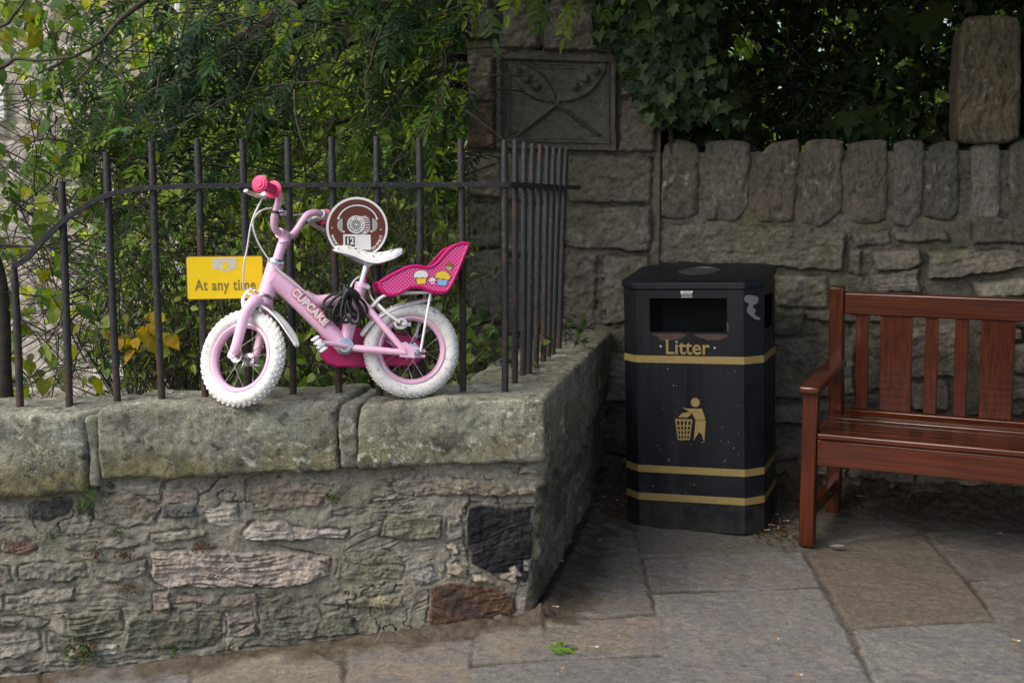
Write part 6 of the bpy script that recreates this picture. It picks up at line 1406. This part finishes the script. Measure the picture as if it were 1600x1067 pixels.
# unseen tree above the frame, crown spread and density shaped to shade the nook
ov = thing('overhanging_shade_tree', (3.6, 7.6, -.3), 'unseen dark tree overhanging the bin and bench, crown shaped to shade them', 'tree'); m = MB(); m.tube(spline([(3.6, 7.6, -2), (3.6, 7.5, 2), (3.3, 7.0, 4), (2.6, 6, 5)], 5), np.linspace(.22, .1, 16), 10); 
lv = Leaves(); n = 20000; X = gen.uniform(-1.9, 5.2, n); Y = gen.uniform(1.4, 8.0, n); keep = gen.uniform(0, 1, n) < smooth(-1.9, -.5, X) * smooth(1.0 + 2.2 * smooth(.9, -.2, X), 2.6 + 1.9 * smooth(.9, -.2, X), Y); X, Y = X[keep], Y[keep]; n = len(X)
Zv = 2.95 + .12 * np.maximum(0, Y - 6) + 1.6 * gen.uniform(0, 1, n); lv.put(QUADL, np.c_[X, Y, Zv], gen.normal(0, .7, (n, 3)) + np.array([0, 0, -.2]), gen.normal(0, .4, (n, 3)) + np.array([0, 0, 1]), .20 * gen.uniform(.6, 1.3, n), pick(DG + AG, n), .2)
for _ in range(26): m.tube(curve((gen.uniform(1.5, 3.6), gen.uniform(5.5, 7.4), 3.6), (gen.uniform(-1, .6), -1, gen.uniform(-.1, .2)), gen.uniform(1.5, 3.2), .1, 0), np.linspace(.03, .006, 17), 6)
m.build('trunk', BARK, ov); lv.build('crown', LEAF, ov)

# ---------------------------------------------------------------- stone house beyond the garden
hs = thing('stone_house', (-6.0, 13.6, -3), 'pale stone house seen through the leaves at the left edge', 'house')
HY = 13.2; HFr = Frame((0, HY, 0), (1, 0, 0), Z3, (0, -1, 0)); hp = []
rr5 = random.Random(77); wins = [(150, 200, 335, 392), (-12, 10, 120, 190), (150, 196, 538, 590), (268, 300, 470, 520), (-30, 30, 410, 420)]
wq = [HFr.px([(a, d), (b, d), (b, c), (a, c)]) for a, b, c, d in wins[:4]]
def _mk5(p, rr):
    t = rr.uniform(.8, 1.1); g = rr.choice([(.56,.51,.46), (.50,.46,.42), (.58,.52,.45)]); return dict(p=p, c=tuple(x * t for x in g), h=rr.uniform(.02, .05), rim=.02, rough=.02, groove=.02)
hp = fill_courses(-8.6, -3.35, -3, 6, wq, (.16, .30), (.22, .65), rr5, _mk5)
sheet('wall', HFr, -8.6, -3.3, -3, 6, .03, hp, dict(h=.0, amp=.02, sc=4, col=(.48,.44,.40), col2=(.42,.39,.35)), stone_mat('house_stone', .6), hs, seed=15)
m = MB(); m.box((-5.95, 16, 1.5), (5.28, 5.5, 8.98)); m.build('wall_core', CORE, hs, smooth_=False)
GLS = plain('dark_glass', (.05, .06, .07), .08, var=.1); WFR = plain('white_paint', (.75, .75, .74), .4, var=.04)
for q in wq:
    x0, y0 = q.min(0); x1, y1 = q.max(0); f = MB()
    for a, b, c, d in ((x0, x0 + .06, y0, y1), (x1 - .06, x1, y0, y1), (x0 + .06, x1 - .06, y0, y0 + .06), (x0 + .06, x1 - .06, y1 - .06, y1), (x0 + .06, x1 - .06, (y0 + y1) / 2 - .025, (y0 + y1) / 2 + .025)): f.box(((a + b) / 2, HY - .07, (c + d) / 2), (b - a, .06, d - c))
    w_ = f.build('window', WFR, hs, bevel=.006, smooth_=False); g = MB(); g.box(((x0 + x1) / 2, HY - .06, (y0 + y1) / 2), (x1 - x0 - .08, .01, y1 - y0 - .08)); g.build('pane', GLS, w_, smooth_=False)
m = MB(); dpx = HFr.px([(284, -60), (287, 560)]); m.tube([HFr.w(*dpx[0], .10), HFr.w(*dpx[1], .10)], .055, 10); m.build('downpipe', WFR, hs)
m = MB(); m.prism([(-8.8, 6.0), (-3.1, 6.0), (-3.1, 6.18), (-8.8, 6.18)], HFr, -5.6, .3); m.build('roof', plain('slate', (.07, .075, .08), .7, var=.3), hs, smooth_=False)

# ---------------------------------------------------------------- small plants on the wall, dropped things
FERN = compound(9, .13, leaflet(.024, .009, .1, .2, 2), 9)
def tuft(name, label, cat, px_, tmpl, n, sc, cols, spread, fr=FB, mat=LEAF_B, h=.015, droop=-.2):
    q = fr.px([px_])[0]; o = fr.w(q[0], q[1], h); t = thing(name, o, label, cat); lv = Leaves()
    d = gen.normal(0, .75, (n, 3)) + fr.N * .9 + np.array([0, 0, droop]); p = o + gen.normal(0, 1, (n, 3)) * spread * np.array([1, .2, .7]) + fr.N * .006
    lv.put(tmpl, p, d, gen.normal(0, .3, (n, 3)) + np.array([0, 0, 1]) + fr.N * .4, sc * gen.uniform(.7, 1.2, n), pick(cols, n), .15); lv.build('foliage', mat, t)
FG = [(.05,.10,.02), (.065,.12,.022), (.04,.08,.02)]
tuft('wall_fern', 'small bright fern rooted under the joint between two coping stones', 'fern', (130, 762), [FERN], 9, .62, FG, .006)
tuft('wall_weed', 'leafy weed at the foot of the rubble wall, lower left', 'weed', (130, 1010), SMALL, 60, .55, FG + [(.16,.08,.03)], .028, droop=.3)
tuft('wall_weed', 'tiny green weed on the wall under the middle coping stone', 'weed', (520, 772), SMALL, 26, .38, FG + [(.09,.045,.02)], .012)
tuft('wall_weed', 'small green weed at the wall foot beside the pale layered stone', 'weed', (276, 1012), SMALL, 16, .45, FG, .012, droop=.4)
for q, lab in (((150, 858), 'reddish dry weed beside the pale stone'), ((196, 862), 'brown dried weed over the layered stones'), ((205, 915), 'brown withered tuft below the dried weeds'), ((316, 848), 'small orange dried sprig on the wall')):
    tuft('dry_weed', lab, 'weed', q, SMALL, 34, .34, [(.14,.06,.03), (.10,.055,.03), (.09,.08,.03)], .018)
tuft('wall_weed', 'green sprig on the wall above the reddish dry weed', 'weed', (183, 828), SMALL, 16, .38, FG, .010); tuft('wall_weed', 'green sprig between the dark stone and the red stone', 'weed', (80, 832), SMALL, 16, .38, FG, .010)
def ongz(px, py, h=.012):
    P = ongr(px, py); P[2] += h; return P
sp_ = thing('leaf_sprig', ongz(868, 1014), 'fresh green ash leaf fallen on the paving', 'leaf'); lv = Leaves(); lv.put([compound(3, .10, leaflet(.055, .016, .2, .1), 4)], ongz(850, 1021, .014), np.array([.85, .5, .06]), np.array([0, -.2, 1]), 1.0, np.array([(.13, .26, .02)]), .02); lv.build('leaf', LEAF_B, sp_)
gs = thing('dry_grass', ongz(600, 985), 'two dry straw stems leaning on the wall foot', 'grass stem'); m = MB()
for L in ([(552,1060),(562,1010),(590,975),(596,930),(568,880)], [(655,993),(620,975),(590,950),(575,905)]):
    m.tube(spline([FB.w(*FB.px([q])[0], .05 + .02 * i) for i, q in enumerate(L[::-1])], 6), .0007, 5)
m.build('stem', plain('straw', (.30, .26, .17), .7, var=.2), gs)
# cigarette ends: each one its own thing
CIGP = plain('cigarette_paper', (.50, .48, .44), .8, var=.15, vs=80); CIGF = plain('cork_filter', (.30, .17, .07), .8, var=.25, vs=90)
cigs = [(1212,1004,12),(1248,1060,-8),(880,1053,80),(868,960,-10),(1228,821,10),(1205,826,160),(1213,812,40),(884,840,-30),(876,890,30),(937,852,70),(943,793,-50),(963,793,-40),(925,779,20),(1420,793,60),(1562,838,20),(1588,1006,-40),(1342,789,-30),(928,1016,-5),(1216,830,75),(1198,833,20),(905,800,30)]
c0 = None
for i, (x, y, a) in enumerate(cigs):
    P = ongz(x, y, .0125 + float(max(0, rise(np.array([ongr(x, y)[0]]), np.array([ongr(x, y)[1]]))[0] + .018 - gz(ongr(x, y)[0])))); 
    if c0 is None:
        c0 = bpy.data.objects.new('cigarette_end', None); COL.objects.link(c0); ORG[c0.name] = np.zeros(3); props(c0, 'trodden cigarette end on the paving', 'cigarette end', 'cigarette ends scattered on the paving')
        m = MB(); m.tube([(-.014, 0, 0), (.004, 0, 0)], .0036, 8, hint=(0, 0, 1), flat=.85); f_ = m.build('filter', CIGF, c0); m = MB(); m.tube([(.0045, 0, 0), (.013, .001, 0)], [.0037, .0030], 8, hint=(0, 0, 1), flat=.85); p_ = m.build('paper', CIGP, c0); o = c0
    else:
        o = c0.copy(); COL.objects.link(o)
        for chd in (f_, p_): cc = chd.copy(); COL.objects.link(cc); cc.parent = o
    o.location = tuple(P); o.rotation_euler = (0, 0, R(a)); o.scale = (rnd.uniform(.8, 1.15),) * 3
lit = Leaves(); n = 900; U0 = gen.uniform(0, 1, n)
X = gen.uniform(.15, 2.6, n); d = np.abs(gen.normal(0, .14, n)); Yv = 5.70 - .268 * (X - .4) - .03 - d; k2 = gen.uniform(0, 1, n) < .33; X = np.where(k2, .40 + gen.normal(0, .12, n), X); Yv = np.where(k2, 5.35 + gen.normal(0, .16, n), Yv); k3 = gen.uniform(0, 1, n) < .18; X = np.where(k3, 1.08 + gen.normal(0, .06, n), X); Yv = np.where(k3, 4.95 + gen.normal(0, .16, n), Yv)
ok = (X > .12 + (Yv - 3.85) * .2 + .03); X, Yv = X[ok], Yv[ok]; n = len(X)
lit.put(SMALL, np.c_[X, Yv, rise(X, Yv) + .024], gen.normal(0, 1, (n, 3)) * np.array([1, 1, .12]), np.array([0, 0, 1.0]), gen.uniform(.35, .8, n), pick([(.10,.07,.035), (.07,.05,.03), (.14,.09,.035), (.05,.055,.02), (.17,.13,.06), (.2,.14,.03)], n), .25)
X = gen.uniform(-.5, 2.4, 520); Yv = gen.uniform(3.0, 5.3, 520); ok = (X > .12 + (Yv - 3.85) * .2) | (Yv < 3.7 + .18 * X); X, Yv = X[ok], Yv[ok]; n = len(X)
lit.put(SMALL, np.c_[X, Yv, rise(X, Yv) + .022], gen.normal(0, 1, (n, 3)) * np.array([1, 1, .12]), np.array([0, 0, 1.0]), gen.uniform(.06, .26, n), pick([(.10,.07,.035), (.2,.17,.12), (.33,.30,.24)], n), .25)
lt = npmesh('leaf_litter', np.concatenate(lit.V), np.concatenate(lit.F), LEAF_B, org=(.8, 5.2, 0), col=np.concatenate(lit.C), smooth_=False, kind='stuff'); props(lt, 'dry leaf litter and crumbs gathered along the foot of the walls', 'leaf litter')
tk = thing('plastic_wrapper', ongz(1305, 857), 'crumpled clear wrapper on the paving beside the bench leg', 'wrapper'); m = MB(); g = ongz(1308, 857, .013)
V = [g + np.array([.028 * i + .003 * math.sin(3 * j), .012 * j, .003 * math.sin(2.3 * i + j)]) for i in range(-1, 2) for j in range(-1, 2)]; m.add(V, [(3 * i + j, 3 * i + j + 1, 3 * i + j + 4, 3 * i + j + 3) for i in range(2) for j in range(2)]); m.build('film', plain('dull_film', (.28, .27, .25), .35, var=.2), tk)
